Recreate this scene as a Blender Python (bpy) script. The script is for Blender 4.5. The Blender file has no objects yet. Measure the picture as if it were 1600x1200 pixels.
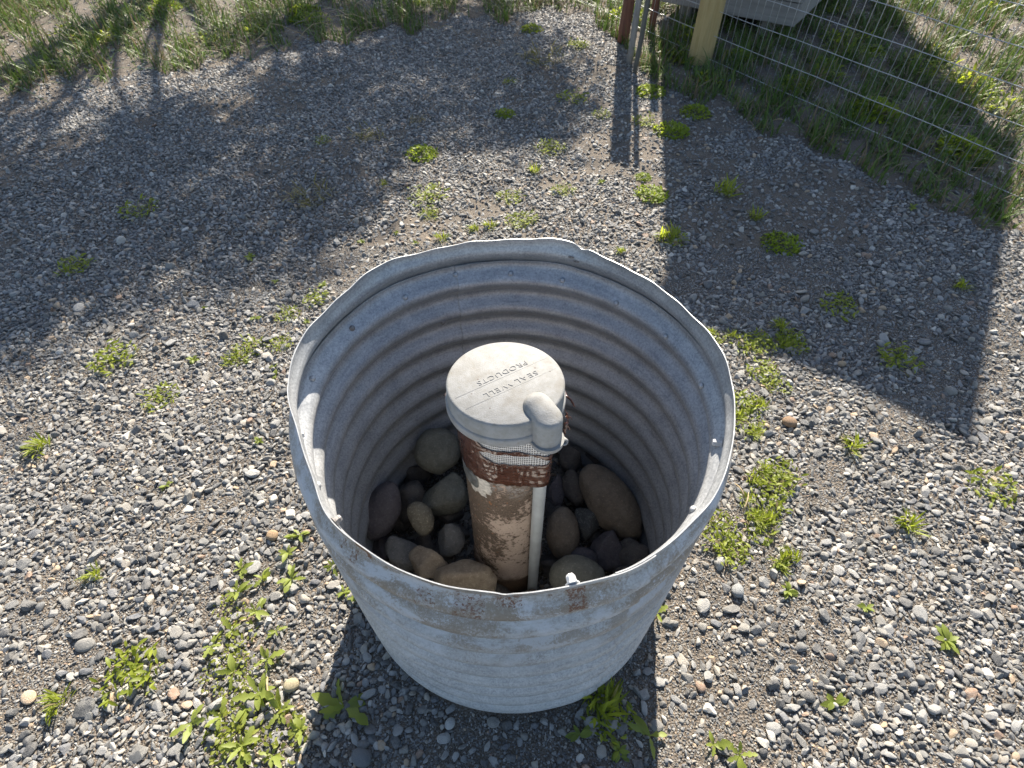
import bpy, bmesh, math, random
import numpy as np
from mathutils import Vector, Matrix, Euler, noise as mnoise

rng = np.random.default_rng(7)
random.seed(7)
scene = bpy.context.scene
COL = scene.collection
R_ = math.radians
PI = math.pi

# ------------------------------------------------------------------ camera
FPX, PITCH, CAMZ = 870.0, R_(49.5), 1.5          # focal length in photo pixels (1600 wide), pitch down, height
cam = bpy.data.cameras.new('camera')
cam.sensor_fit = 'HORIZONTAL'; cam.sensor_width = 36.0
cam.lens = 36.0 * FPX / 1600.0
cam.clip_start = 0.02; cam.clip_end = 400
cam.dof.use_dof = True; cam.dof.focus_distance = 1.05; cam.dof.aperture_fstop = 9.0
camo = bpy.data.objects.new('camera', cam); COL.objects.link(camo)
camo.location = (0, 0, CAMZ); camo.rotation_euler = (PI / 2 - PITCH, 0, 0)
scene.camera = camo

# ------------------------------------------------------------------ sky and sun
SUN_EL, SUN_AZ = R_(36), math.atan2(.158, 1.0)     # azimuth measured from +Y towards +X
world = bpy.data.worlds.new('World'); scene.world = world; world.use_nodes = True
wn = world.node_tree.nodes; wl = world.node_tree.links
sky = wn.new('ShaderNodeTexSky'); sky.sky_type = 'NISHITA'; sky.sun_disc = False
sky.sun_elevation = SUN_EL; sky.sun_rotation = SUN_AZ
wl.new(sky.outputs[0], wn['Background'].inputs[0]); wn['Background'].inputs[1].default_value = 0.068
sl = bpy.data.lights.new('sun', 'SUN'); sl.energy = 5.0; sl.angle = R_(0.53); sl.color = (1.0, .91, .78)
so = bpy.data.objects.new('sun', sl); COL.objects.link(so)
sdir = Vector((math.sin(SUN_AZ) * math.cos(SUN_EL), math.cos(SUN_AZ) * math.cos(SUN_EL), math.sin(SUN_EL)))
so.rotation_euler = (-sdir).to_track_quat('-Z', 'Y').to_euler(); so.location = (0, 6, 8)
vs = scene.view_settings
vs.view_transform = 'Standard'; vs.look = 'None'; vs.exposure = 1.62; vs.gamma = 1.0; vs.use_curve_mapping = False
scene.render.engine = 'CYCLES'

# ------------------------------------------------------------------ pixel to place
def ray(px, py):
    x = (px - 800) / FPX; y = -(py - 600) / FPX
    c, s = math.cos(PITCH), math.sin(PITCH)
    return np.array([x, c + y * s, -s + y * c])
def at(px, py, z=0.0):
    r = ray(px, py); t = (z - CAMZ) / r[2]
    return np.array([r[0] * t, r[1] * t, z])
def depth_at(P):
    return P[1] * math.cos(PITCH) + (CAMZ - P[2]) * math.sin(PITCH)

def gz(x, y):                                       # gentle unevenness of the yard
    return (.007 * np.sin(2.1 * x + 1.3 * y + .4) + .006 * np.sin(3.7 * x - 2.9 * y + 1.1)
            + .004 * np.sin(7.3 * x + 5.1 * y) + .003 * np.sin(11 * y - 6 * x + 2))

# ------------------------------------------------------------------ helpers
def link(o, parent=None):
    COL.objects.link(o)
    if parent is not None: o.parent = parent
    return o
def tag(o, label=None, cat=None, group=None, kind=None):
    if label: o['label'] = label
    if cat: o['category'] = cat
    if group: o['group'] = group
    if kind: o['kind'] = kind
    return o
def mesh_np(name, V, F, mat=None, smooth=True):
    me = bpy.data.meshes.new(name)
    me.from_pydata([tuple(v) for v in V] if not isinstance(V, list) else V, [], F if isinstance(F, list) else F.tolist())
    if mat: me.materials.append(mat)
    if smooth: me.polygons.foreach_set('use_smooth', [True] * len(me.polygons))
    me.update()
    return me
def obj(name, V, F, mat, parent=None, smooth=True):
    return link(bpy.data.objects.new(name, mesh_np(name, V, F, mat, smooth)), parent)
def empty(name, loc=(0, 0, 0), rz=0):
    o = bpy.data.objects.new(name, None); o.location = loc; o.rotation_euler = (0, 0, rz); o.empty_display_size = .05
    return link(o)
def from_bm(name, bm, mat, parent=None, smooth=False):
    me = bpy.data.meshes.new(name); bm.to_mesh(me); bm.free()
    me.materials.append(mat)
    if smooth: me.polygons.foreach_set('use_smooth', [True] * len(me.polygons))
    return link(bpy.data.objects.new(name, me), parent)
def box_mesh(sx, sy, sz, bevel=.004):
    bm = bmesh.new(); bmesh.ops.create_cube(bm, size=1)
    bmesh.ops.scale(bm, vec=(sx, sy, sz), verts=bm.verts)
    if bevel: bmesh.ops.bevel(bm, geom=bm.edges[:], offset=bevel, segments=1, affect='EDGES')
    return bm
def tube(pts, rad, n=8, cap=True):
    """vertices and faces of a tube along points; rad a number or a list"""
    pts = [Vector(p) for p in pts]; V = []; F = []
    m = len(pts); rr = rad if hasattr(rad, '__len__') else [rad] * m
    up = Vector((.31, .17, .93))
    for i, p in enumerate(pts):
        d = (pts[min(i + 1, m - 1)] - pts[max(i - 1, 0)]).normalized()
        a = d.cross(up)
        if a.length < .05: a = d.cross(Vector((1, 0, 0)))
        a.normalize(); b = d.cross(a)
        for k in range(n):
            t = 2 * PI * k / n
            V.append(tuple(p + (a * math.cos(t) + b * math.sin(t)) * rr[i]))
    for i in range(m - 1):
        for k in range(n):
            k2 = (k + 1) % n
            F.append([i * n + k, i * n + k2, (i + 1) * n + k2, (i + 1) * n + k])
    if cap:
        F.append(list(range(n))[::-1]); F.append([(m - 1) * n + k for k in range(n)])
    return V, F
def lathe(prof, n=96, c=(0, 0, 0), close_top=False, close_bot=False):
    V = []; F = []
    for r, z in prof:
        for k in range(n):
            t = 2 * PI * k / n; V.append((c[0] + r * math.cos(t), c[1] + r * math.sin(t), c[2] + z))
    for i in range(len(prof) - 1):
        for k in range(n):
            k2 = (k + 1) % n; F.append([i * n + k, i * n + k2, (i + 1) * n + k2, (i + 1) * n + k])
    if close_top: F.append([(len(prof) - 1) * n + k for k in range(n)])
    if close_bot: F.append(list(range(n))[::-1])
    return V, F

# ------------------------------------------------------------------ material helper
class M:
    def __init__(s, name):
        s.m = bpy.data.materials.new(name); s.m.use_nodes = True
        s.n = s.m.node_tree.nodes; s.l = s.m.node_tree.links
        s.b = s.n['Principled BSDF']; s.out = s.n['Material Output']
    def new(s, t, **kw):
        nd = s.n.new(t)
        for k, v in kw.items(): setattr(nd, k, v)
        return nd
    def sock(s, i, v):
        if isinstance(v, bpy.types.NodeSocket): s.l.new(v, i)
        elif isinstance(v, (tuple, list)) and len(v) == 3 and i.type == 'RGBA': i.default_value = (*v, 1)
        else: i.default_value = v
    def coord(s, kind='Object'): return s.new('ShaderNodeTexCoord').outputs[kind]
    def attr(s, name, out='Fac'): return s.new('ShaderNodeAttribute', attribute_name=name).outputs[out]
    def mapping(s, v, scale=(1, 1, 1), loc=(0, 0, 0)):
        nd = s.new('ShaderNodeMapping'); s.sock(nd.inputs['Vector'], v); nd.inputs['Scale'].default_value = scale
        nd.inputs['Location'].default_value = loc; return nd.outputs[0]
    def noise(s, v, scale, detail=4, rough=.55, dist=0):
        nd = s.new('ShaderNodeTexNoise'); s.sock(nd.inputs['Vector'], v); nd.inputs['Scale'].default_value = scale
        nd.inputs['Detail'].default_value = detail; nd.inputs['Roughness'].default_value = rough
        nd.inputs['Distortion'].default_value = dist; return nd.outputs['Fac']
    def voro(s, v, scale, feature='F1', out='Distance', rnd=1):
        nd = s.new('ShaderNodeTexVoronoi', feature=feature); s.sock(nd.inputs['Vector'], v)
        nd.inputs['Scale'].default_value = scale; nd.inputs['Randomness'].default_value = rnd; return nd.outputs[out]
    def ramp(s, f, stops, interp='LINEAR'):
        nd = s.new('ShaderNodeValToRGB'); nd.color_ramp.interpolation = interp; s.sock(nd.inputs[0], f)
        e = nd.color_ramp.elements
        while len(e) < len(stops): e.new(.5)
        for k, (p, c) in enumerate(stops):
            e[k].position = p; e[k].color = (*c, 1) if hasattr(c, '__len__') else (c, c, c, 1)
        return nd.outputs[0]
    def mix(s, f, a, b, mode='MIX'):
        nd = s.new('ShaderNodeMix', data_type='RGBA', blend_type=mode)
        s.sock(nd.inputs[0], f); s.sock(nd.inputs[6], a); s.sock(nd.inputs[7], b); return nd.outputs[2]
    def math(s, op, a, b=0.0, c=None, clamp=False):
        nd = s.new('ShaderNodeMath', operation=op, use_clamp=clamp); s.sock(nd.inputs[0], a); s.sock(nd.inputs[1], b)
        if c is not None: s.sock(nd.inputs[2], c)
        return nd.outputs[0]
    def sep(s, v):
        nd = s.new('ShaderNodeSeparateXYZ'); s.sock(nd.inputs[0], v); return nd.outputs
    def bump(s, h, strength=.5, dist=.002, prev=None):
        nd = s.new('ShaderNodeBump'); nd.inputs['Strength'].default_value = strength; nd.inputs['Distance'].default_value = dist
        s.sock(nd.inputs['Height'], h)
        if prev is not None: s.l.new(prev, nd.inputs['Normal'])
        return nd.outputs[0]
    def set(s, **kw):
        names = dict(color='Base Color', rough='Roughness', metal='Metallic', normal='Normal', spec='Specular IOR Level',
                     coat='Coat Weight', emis='Emission Color')
        for k, v in kw.items(): s.sock(s.b.inputs[names[k]], v)
        return s.m
    def leaf(s, color, trans=.45):
        """thin leaf: part of the light passes through"""
        t = s.new('ShaderNodeBsdfTranslucent'); s.sock(t.inputs[0], color)
        mx = s.new('ShaderNodeMixShader'); mx.inputs[0].default_value = trans
        s.l.new(s.b.outputs[0], mx.inputs[1]); s.l.new(t.outputs[0], mx.inputs[2]); s.l.new(mx.outputs[0], s.out.inputs[0])
        return s.m

# ------------------------------------------------------------------ materials
def mat_soil():
    m = M('soil'); v = m.coord('Object')
    a = m.noise(v, 9, 6, .6); g = m.noise(v, 260, 4, .7); b = m.voro(v, 190)
    col = m.mix(m.ramp(a, [(.35, 0), (.65, 1)]), (.062, .046, .032), (.125, .096, .069))
    col = m.mix(m.ramp(g, [(.4, 0), (.7, .8)]), col, (.27, .255, .23))
    h = m.math('ADD', m.math('MULTIPLY', g, .6), m.math('MULTIPLY', b, .8))
    # farther out the gravel goes on, too far away to tell the stones apart
    xyz = m.sep(v); far = m.math('MAXIMUM', m.math('SUBTRACT', m.math('ABSOLUTE', xyz[0]), m.math('ADD', m.math('MULTIPLY', xyz[1], .6), 2.25)), m.math('SUBTRACT', -.75, xyz[1]))
    far = m.ramp(m.math('ADD', m.math('MULTIPLY', far, 3.0), m.math('MULTIPLY', m.math('SUBTRACT', a, .5), 1.2)), [(.0, 0), (.4, 1)])
    cell = m.sep(m.voro(v, 62, out='Color'))[0]; edge = m.voro(v, 62, 'DISTANCE_TO_EDGE')
    peb = m.mix(m.ramp(edge, [(.0, 0), (.12, 1)]), (.06, .05, .04), m.ramp(cell, [(0, (.09, .092, .095)), (.4, (.2, .2, .193)), (.7, (.29, .28, .262)), (1, (.42, .38, .32))]))
    col = m.mix(far, col, peb); h = m.math('ADD', h, m.math('MULTIPLY', far, m.ramp(edge, [(.0, 0), (.35, 1.)])))
    return m.set(color=col, rough=.92, normal=m.bump(h, .9, .006), spec=.25)
def mat_stone():
    m = M('gravel_stone'); rnd = m.new('ShaderNodeObjectInfo').outputs['Random']; v = m.coord('Object')
    base = m.ramp(rnd, [(0, (.06, .062, .066)), (.18, (.125, .128, .13)), (.36, (.235, .236, .232)), (.50, (.17, .167, .157)), (.62, (.30, .295, .283)),
                        (.72, (.21, .202, .185)), (.81, (.33, .30, .255)), (.87, (.11, .118, .135)), (.92, (.45, .43, .39)), (.955, (.40, .29, .185)), (.975, (.26, .165, .11)),
                        (.988, (.58, .55, .49))], 'CONSTANT')
    n = m.noise(v, 1.6, 5, .65); n2 = m.noise(v, 9, 3, .7)
    col = m.mix(m.ramp(n, [(.35, .0), (.7, .55)]), base, m.mix(.6, base, (.44, .42, .38)))
    col = m.mix(m.ramp(n2, [(.5, 0), (.75, .5)]), col, (.14, .13, .115))
    return m.set(color=col, rough=m.ramp(n, [(.3, .40), (.7, .62)]), normal=m.bump(n2, .4, .05), spec=.5)
def mat_rock(name, c1, c2, veins=0.0, speck=.3):
    m = M(name); v = m.coord('Object')
    n = m.noise(v, 14, 6, .62); f = m.noise(v, 170, 5, .8); vo = m.voro(v, 55)
    col = m.mix(m.ramp(n, [(.35, 0), (.68, 1)]), c1, c2)
    col = m.mix(m.ramp(m.noise(v, 48, 5, .7), [(.45, 0), (.62, .5)]), col, tuple(k * .6 for k in c1))
    col = m.mix(m.ramp(f, [(.54, 0), (.66, speck * 1.4)]), col, tuple(min(1, k * 1.9) for k in c2))
    col = m.mix(m.ramp(vo, [(.0, .5), (.14, 0)]), col, tuple(k * .45 for k in c1))
    if veins:
        w = m.noise(v, 30, 3, .5, 2.5)
        col = m.mix(m.ramp(w, [(.485, 0), (.5, veins), (.515, 0)]), col, (.33, .33, .31))
    return m.set(color=col, rough=.72, normal=m.bump(m.math('ADD', f, m.math('MULTIPLY', n, .8)), .7, .007), spec=.35)
def mat_zinc(name, outer):
    m = M(name); v = m.coord('Object'); s = m.sep(v)
    dz = m.attr('below_rim'); az = m.attr('azimuth')
    sp = m.voro(v, 300, out='Color'); sp = m.sep(sp)[0]
    n = m.noise(v, 22, 6, .65); fine = m.noise(v, 230, 4, .75)
    streak = m.noise(m.mapping(v, (2.2, 2.2, 40)), 5, 4, .6)
    col = m.mix(m.ramp(n, [(.32, 0), (.68, 1)]), (.275, .285, .295), (.46, .472, .48))
    col = m.mix(m.math('MULTIPLY', sp, .45), col, (.60, .61, .615))
    col = m.mix(m.ramp(fine, [(.46, 0), (.64, .55)]), col, (.18, .19, .205))
    col = m.mix(m.ramp(streak, [(.48, 0), (.66, .55 if outer else .35)]), col, (.50, .50, .485) if outer else (.19, .20, .22))
    rough = .44; metal = .38
    if outer:
        big = m.noise(v, 7, 5, .62, .4); big2 = m.noise(m.mapping(v, (1, 1, 2.5), (4, 2, 1)), 11, 6, .68, .5)
        top = m.ramp(dz, [(0.0, 1), (.16, .9), (.28, .55), (.42, 0)])        # weathered belt under the lip
        gr = m.math('MULTIPLY', m.math('SUBTRACT', fine, .5), .55); big = m.math('ADD', big, gr); big2 = m.math('ADD', big2, gr)
        brown = m.math('MULTIPLY', m.ramp(big, [(.40, 0), (.56, .85)]), top)
        col = m.mix(brown, col, (.23, .18, .125))
        white = m.math('MULTIPLY', m.ramp(big2, [(.50, 0), (.58, .85)]), top)
        col = m.mix(white, col, (.52, .54, .57))
        rim = m.ramp(dz, [(0.0, 1), (.035, .8), (.065, 0)])
        rustn = m.noise(m.mapping(v, (1, 1, 1), (9, 3, 5)), 38, 5, .7)
        rust = m.math('MULTIPLY', m.ramp(rustn, [(.60, 0), (.66, .8)]), rim)
        col = m.mix(rust, col, (.13, .068, .04))
        pat = m.ramp(m.math('ADD', m.attr('rust_patch'), m.math('MULTIPLY', m.math('SUBTRACT', fine, .5), .9)), [(.46, 0), (.54, 1)])
        col = m.mix(pat, col, (.17, .085, .055))
        col = m.mix(m.math('MULTIPLY', m.ramp(m.noise(v, 17, 4, .6), [(.5, 0), (.7, .5)]), m.ramp(s[2], [(.0, 1), (.20, 0)])), col, (.48, .50, .51))
        rough = .52; metal = .15
    else:
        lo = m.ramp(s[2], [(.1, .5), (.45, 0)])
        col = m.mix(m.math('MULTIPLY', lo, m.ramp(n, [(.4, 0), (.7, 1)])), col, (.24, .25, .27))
        wh = m.noise(m.mapping(v, (1, 1, 1), (3, 7, 2)), 26, 4, .6)
        col = m.mix(m.ramp(wh, [(.64, 0), (.70, .45)]), col, (.48, .50, .52))
    return m.set(color=col, rough=m.math('ADD', m.math('MULTIPLY', n, .25), rough - .12), metal=metal, normal=m.bump(m.math('ADD', fine, m.math('MULTIPLY', n, 1.2)), .22, .0012), spec=.4)
def mat_simple(name, col, rough=.6, metal=0, var=.25, scale=60, bump=.2, spec=.4):
    m = M(name); v = m.coord('Object'); n = m.noise(v, scale, 5, .6)
    c = m.mix(m.ramp(n, [(.35, 0), (.7, 1)]), tuple(k * (1 - var) for k in col), tuple(min(1, k * (1 + var)) for k in col))
    return m.set(color=c, rough=rough, metal=metal, normal=m.bump(n, bump, .002), spec=spec)
def mat_cap():
    m = M('cast_cap_paint'); v = m.coord('Object')
    n = m.noise(v, 420, 4, .6); d = m.noise(v, 45, 6, .68); sp = m.noise(v, 150, 5, .75)
    col = m.mix(m.ramp(d, [(.38, 0), (.62, .9)]), (.262, .266, .265), (.21, .21, .202))
    col = m.mix(m.ramp(sp, [(.57, 0), (.65, .6)]), col, (.20, .185, .155))
    st = m.noise(v, 16, 5, .65, .6); col = m.mix(m.ramp(st, [(.52, 0), (.66, .45)]), col, (.17, .155, .13))
    vo = m.voro(v, 38); col = m.mix(m.ramp(vo, [(.055, .8), (.075, 0)]), col, (.12, .10, .09))
    return m.set(color=col, rough=.8, normal=m.bump(n, .5, .0014), spec=.2)
def mat_casing():
    m = M('flaking_casing_paint'); v = m.coord('Object'); s = m.sep(v)
    a = m.noise(m.mapping(v, (1, 1, .8), (.3, .1, .0)), 13, 5, .6); b = m.noise(m.mapping(v, (1, 1, 1), (3, 1, 8)), 95, 9, .78); c = m.noise(v, 260, 4, .7)
    side = m.math('MULTIPLY', s[0], .9)
    mk = m.math('ADD', m.math('ADD', m.math('MULTIPLY', a, .42), m.math('MULTIPLY', b, .58)), m.math('SUBTRACT', m.math('MULTIPLY', m.math('SUBTRACT', s[2], .36), .26), side))
    flake = m.ramp(mk, [(.512, 0), (.522, 1)])
    brown = m.mix(m.ramp(c, [(.4, 0), (.65, 1)]), (.105, .078, .06), (.20, .155, .12))
    brown = m.mix(m.ramp(m.noise(v, 70, 4, .7), [(.62, 0), (.68, .8)]), brown, (.38, .16, .06))
    cream = m.mix(m.ramp(b, [(.4, 0), (.7, 1)]), (.52, .405, .33), (.66, .565, .485))
    cream = m.mix(m.ramp(c, [(.58, 0), (.68, .7)]), cream, (.26, .17, .11))
    thin = m.ramp(mk, [(.475, 0), (.50, .55)])
    cream = m.mix(m.math('MULTIPLY', thin, m.ramp(c, [(.4, .2), (.6, 1)])), cream, (.30, .215, .155))
    col = m.mix(flake, cream, brown)
    z = m.math('ADD', s[2], m.math('MULTIPLY', m.math('SUBTRACT', a, .5), .14))
    col = m.mix(m.ramp(z, [(.13, 1), (.155, 0)]), col, m.mix(m.ramp(c, [(.4, 0), (.65, 1)]), (.12, .08, .055), (.19, .125, .085)))
    hi = m.ramp(z, [(.545, 0), (.575, .75)])
    col = m.mix(m.math('MULTIPLY', hi, m.ramp(b, [(.46, 0), (.54, 1)])), col, (.40, .385, .37))
    hgt = m.math('SUBTRACT', 1.0, flake)
    return m.set(color=col, rough=.75, normal=m.bump(c, .4, .001, m.bump(hgt, .8, .0012)), spec=.3)
def mat_tape():
    m = M('brown_tape'); v = m.coord('Object')
    w = m.noise(m.mapping(v, (3, 3, 60)), 6, 4, .6); c = m.noise(v, 60, 4, .6, .6)
    col = m.mix(m.ramp(w, [(.35, 0), (.7, 1)]), (.055, .021, .012), (.115, .045, .025))
    return m.set(color=col, rough=m.ramp(c, [(.3, .10), (.7, .28)]), coat=.8, normal=m.bump(c, .15, .004, m.bump(w, .35, .002)), spec=.5)
def mat_mesh_tape():
    m = M('white_woven_tape'); az = m.attr('azimuth'); z = m.sep(m.coord('Object'))[2]
    a = m.math('SINE', m.math('MULTIPLY', az, 2 * PI / 2.1)); b = m.math('SINE', m.math('MULTIPLY', z, 2 * PI / .0058))
    w = m.math('MAXIMUM', a, m.math('MULTIPLY', b, .9))
    col = m.mix(m.ramp(w, [(.25, 0), (.6, 1)]), (.16, .155, .15), (.66, .66, .65))
    return m.set(color=col, rough=.8, normal=m.bump(w, .8, .0015))
def mat_leaf(name, c1, c2, trans=.45, dry=.0):
    m = M(name); v = m.coord('Object'); rnd = m.new('ShaderNodeObjectInfo').outputs['Random']
    isl = m.new('ShaderNodeNewGeometry').outputs['Random Per Island']
    n = m.noise(v, 40, 3, .6)
    col = m.mix(isl, c1, c2)
    col = m.mix(m.ramp(n, [(.45, 0), (.75, .35)]), col, tuple(k * .55 for k in c1))
    col = m.mix(m.math('MULTIPLY', rnd, .25), col, (.16, .20, .03))
    if dry: col = m.mix(m.ramp(isl, [(1 - dry - .02, 0), (1 - dry, 1)]), col, (.20, .155, .095))
    m.set(color=col, rough=.5, spec=.35)
    return m.leaf(m.mix(.5, col, (.52, .60, .05)) if dry < .2 else col, trans)

SOIL = mat_soil(); STONE = mat_stone()
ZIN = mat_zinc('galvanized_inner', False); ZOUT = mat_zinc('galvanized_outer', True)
EDGE = mat_simple('cut_steel_edge', (.36, .37, .375), .4, .3, .15, 200, .1)
BOLT = mat_simple('zinc_bolt', (.45, .46, .47), .5, .3, .25, 120, .2)
BOLTD = mat_simple('dull_bolt', (.24, .225, .215), .6, .3, .4, 200, .3)
WHITEB = mat_simple('white_bolt', (.5, .51, .52), .5, 0, .12, 120, .1)
LETM = mat_simple('raised_lettering', (.255, .255, .25), .85, 0, .15, 300, .2, .15); CAPM = mat_cap(); CASM = mat_casing(); TAPE = mat_tape(); MESHT = mat_mesh_tape()  # LETM: plain letter tone close to the cap's base colour
PVC = mat_simple('grey_pvc', (.46, .50, .52), .42, 0, .10, 30, .05, .4)
PLATE = mat_simple('grey_tin_plate', (.20, .21, .21), .45, .5, .4, 70, .2)
PAPER = mat_simple('torn_white_paper', (.60, .57, .52), .85, 0, .25, 140, .3)
LEAF = mat_leaf('weed_leaf', (.16, .205, .022), (.31, .35, .045), .52, .10)
LEAF2 = mat_leaf('mound_leaf', (.17, .25, .015), (.29, .37, .03), .55)
LEAFB = mat_leaf('broad_leaf', (.17, .215, .045), (.31, .36, .085), .48)
LEAFY = mat_leaf('yellow_green_leaf', (.17, .20, .03), (.30, .32, .06), .5)
DRYL = mat_leaf('withered_leaf', (.14, .095, .05), (.24, .17, .09), .25)
GRASS = mat_leaf('verge_grass', (.055, .11, .02), (.13, .20, .04), .3, dry=.22)
WOODP = None
def mat_wood(name, c1, c2, sc=(18, 18, 1.2), rough=.75):
    m = M(name); v = m.coord('Object')
    g = m.noise(m.mapping(v, sc), 3.2, 6, .62, .35); k = m.noise(v, 6, 3, .5); f = m.noise(m.mapping(v, (sc[0] * 8, sc[1] * 8, sc[2] * 6)), 3, 3, .6)
    col = m.mix(m.ramp(g, [(.35, 0), (.66, 1)]), c1, c2)
    col = m.mix(m.ramp(k, [(.5, 0), (.8, .35)]), col, tuple(q * .6 for q in c1))
    col = m.mix(m.ramp(f, [(.6, 0), (.75, .35)]), col, tuple(q * .45 for q in c1))
    return m.set(color=col, rough=rough, normal=m.bump(g, .35, .003), spec=.3)
POSTM = mat_wood('peeled_post_wood', (.36, .265, .115), (.46, .35, .17))
GREYW = mat_wood('weathered_stake_wood', (.19, .175, .16), (.33, .31, .285))
DARKW = mat_wood('dark_stake_wood', (.085, .08, .07), (.15, .14, .12))
REDM = mat_wood('red_brown_stake', (.11, .045, .032), (.18, .085, .055))
BARK = mat_wood('bark', (.07, .05, .035), (.14, .11, .08))
BOARD = mat_wood('grey_board', (.20, .19, .18), (.27, .26, .245), (.8, 14, 14))
WIRE = mat_simple('fence_wire', (.48, .49, .50), .4, .5, .15, 80, .05)
STRAW = mat_simple('straw', (.36, .28, .16), .8, 0, .3, 40, .2)
TWIGM = mat_simple('twig', (.20, .16, .12), .8, 0, .35, 40, .3)
ROOFM = mat_simple('roof_felt', (.10, .10, .105), .9, 0, .3, 60, .4)
BLUEP = mat_simple('blue_plastic', (.08, .12, .30), .5, 0, .2, 40, .2)

# ================================================================== LARGE STRUCTURE
CX, CY, RAD = -.003, .645, .3835                    # the steel ring round the well
RIM = CAMZ - .716
# ---- ground, one sheet, fine near the ring
def axis(lo, hi, far0, far1):
    a = np.arange(lo, hi + 1e-6, .05)
    l = lo - np.geomspace(.1, lo - far0, 22)[::-1]; r = hi + np.geomspace(.1, far1 - hi, 22)
    return np.concatenate([l, a, r])
gx = axis(-5.2, 5.2, -150, 150); gy = axis(-1.0, 7.0, -80, 220)
X, Y = np.meshgrid(gx, gy); Z = gz(X, Y)
V = np.c_[X.ravel(), Y.ravel(), Z.ravel()]
nx, ny = len(gx), len(gy)
i, j = np.meshgrid(np.arange(nx - 1), np.arange(ny - 1)); k = (j * nx + i).ravel()
ground = obj('ground', V, np.c_[k, k + 1, k + 1 + nx, k + nx], SOIL)
tag(ground, kind='structure')

# ---- stone shapes shared by gravel, pebbles
def stone_mesh(name, seed, sub=2, angular=True, flat=(1, .8, .6), mat=STONE, lump=.12, sharp=14):
    r = np.random.default_rng(seed)
    bm = bmesh.new(); bmesh.ops.create_icosphere(bm, subdivisions=sub, radius=1)
    P = np.array([v.co[:] for v in bm.verts]); P /= np.linalg.norm(P, axis=1)[:, None]
    if angular:
        n = r.normal(size=(9, 3)); n /= np.linalg.norm(n, axis=1)[:, None]
        d = r.uniform(.66, 1.0, 9)
        q = np.maximum(P @ n.T, 0.02) / d
        rad = (q ** sharp).sum(1) ** (-1. / sharp)
        rad = np.clip(rad, .5, 1.3)
    else:
        n = r.normal(size=(5, 3)); ph = r.uniform(0, 6, 5)
        rad = 1 + lump * np.sin(P @ n.T * 1.1 + ph).mean(1) * 1.6
    P = P * rad[:, None] * np.array(flat)
    for v, p in zip(bm.verts, P): v.co = p
    me = bpy.data.meshes.new(name); bm.to_mesh(me); bm.free()
    me.materials.append(mat); me.polygons.foreach_set('use_smooth', [True] * len(me.polygons))
    return me
STONES = []
for s_ in range(14):
    fl = [(1, .8, .55), (1, .55, .42), (1, .9, .65), (1, .5, .34), (1, .75, .32)][s_ % 5]
    STONES.append(stone_mesh('gravel_stone', 100 + s_, 3, s_ % 7 != 2, fl, lump=.3, sharp=55)
                  )
    if s_ % 7 != 2: STONES[-1].set_sharp_from_angle(angle=R_(17))

# ---- where grass and growth stand instead of gravel (outline read off the photograph, on the ground)
def verge(px, py, q):
    edge = np.interp(px, [-100, 350, 470, 620, 760, 880, 960], [150, 100, 72, 48, 26, 20, 10]) + 9 * math.sin(px * .05) + 5 * math.sin(px * .13)
    cl = math.sin(px * .031 + py * .05) + math.sin(px * .083 - py * .06 + 1)
    if q < 0: return py < edge
    return py < edge and q < .55 + .35 * cl
def fenceside(px, py, q):
    edge = np.interp(px, [930, 1000, 1040, 1100, 1160, 1200, 1250, 1600], [40, 105, 150, 165, 190, 215, 225, 400]) + 7 * math.sin(px * .07)
    cl = math.sin(px * .045 + py * .06) + math.sin(px * .093 - py * .11 + 1)
    if q < 0: return py < edge and px > 930
    return py < edge and px > 930 and q < .5 + .4 * cl
def to_pix(x, y):
    d = y * math.cos(PITCH) + CAMZ * math.sin(PITCH)
    return 800 + FPX * x / d, 600 - FPX * (y * math.sin(PITCH) - CAMZ * math.cos(PITCH)) / d
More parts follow.
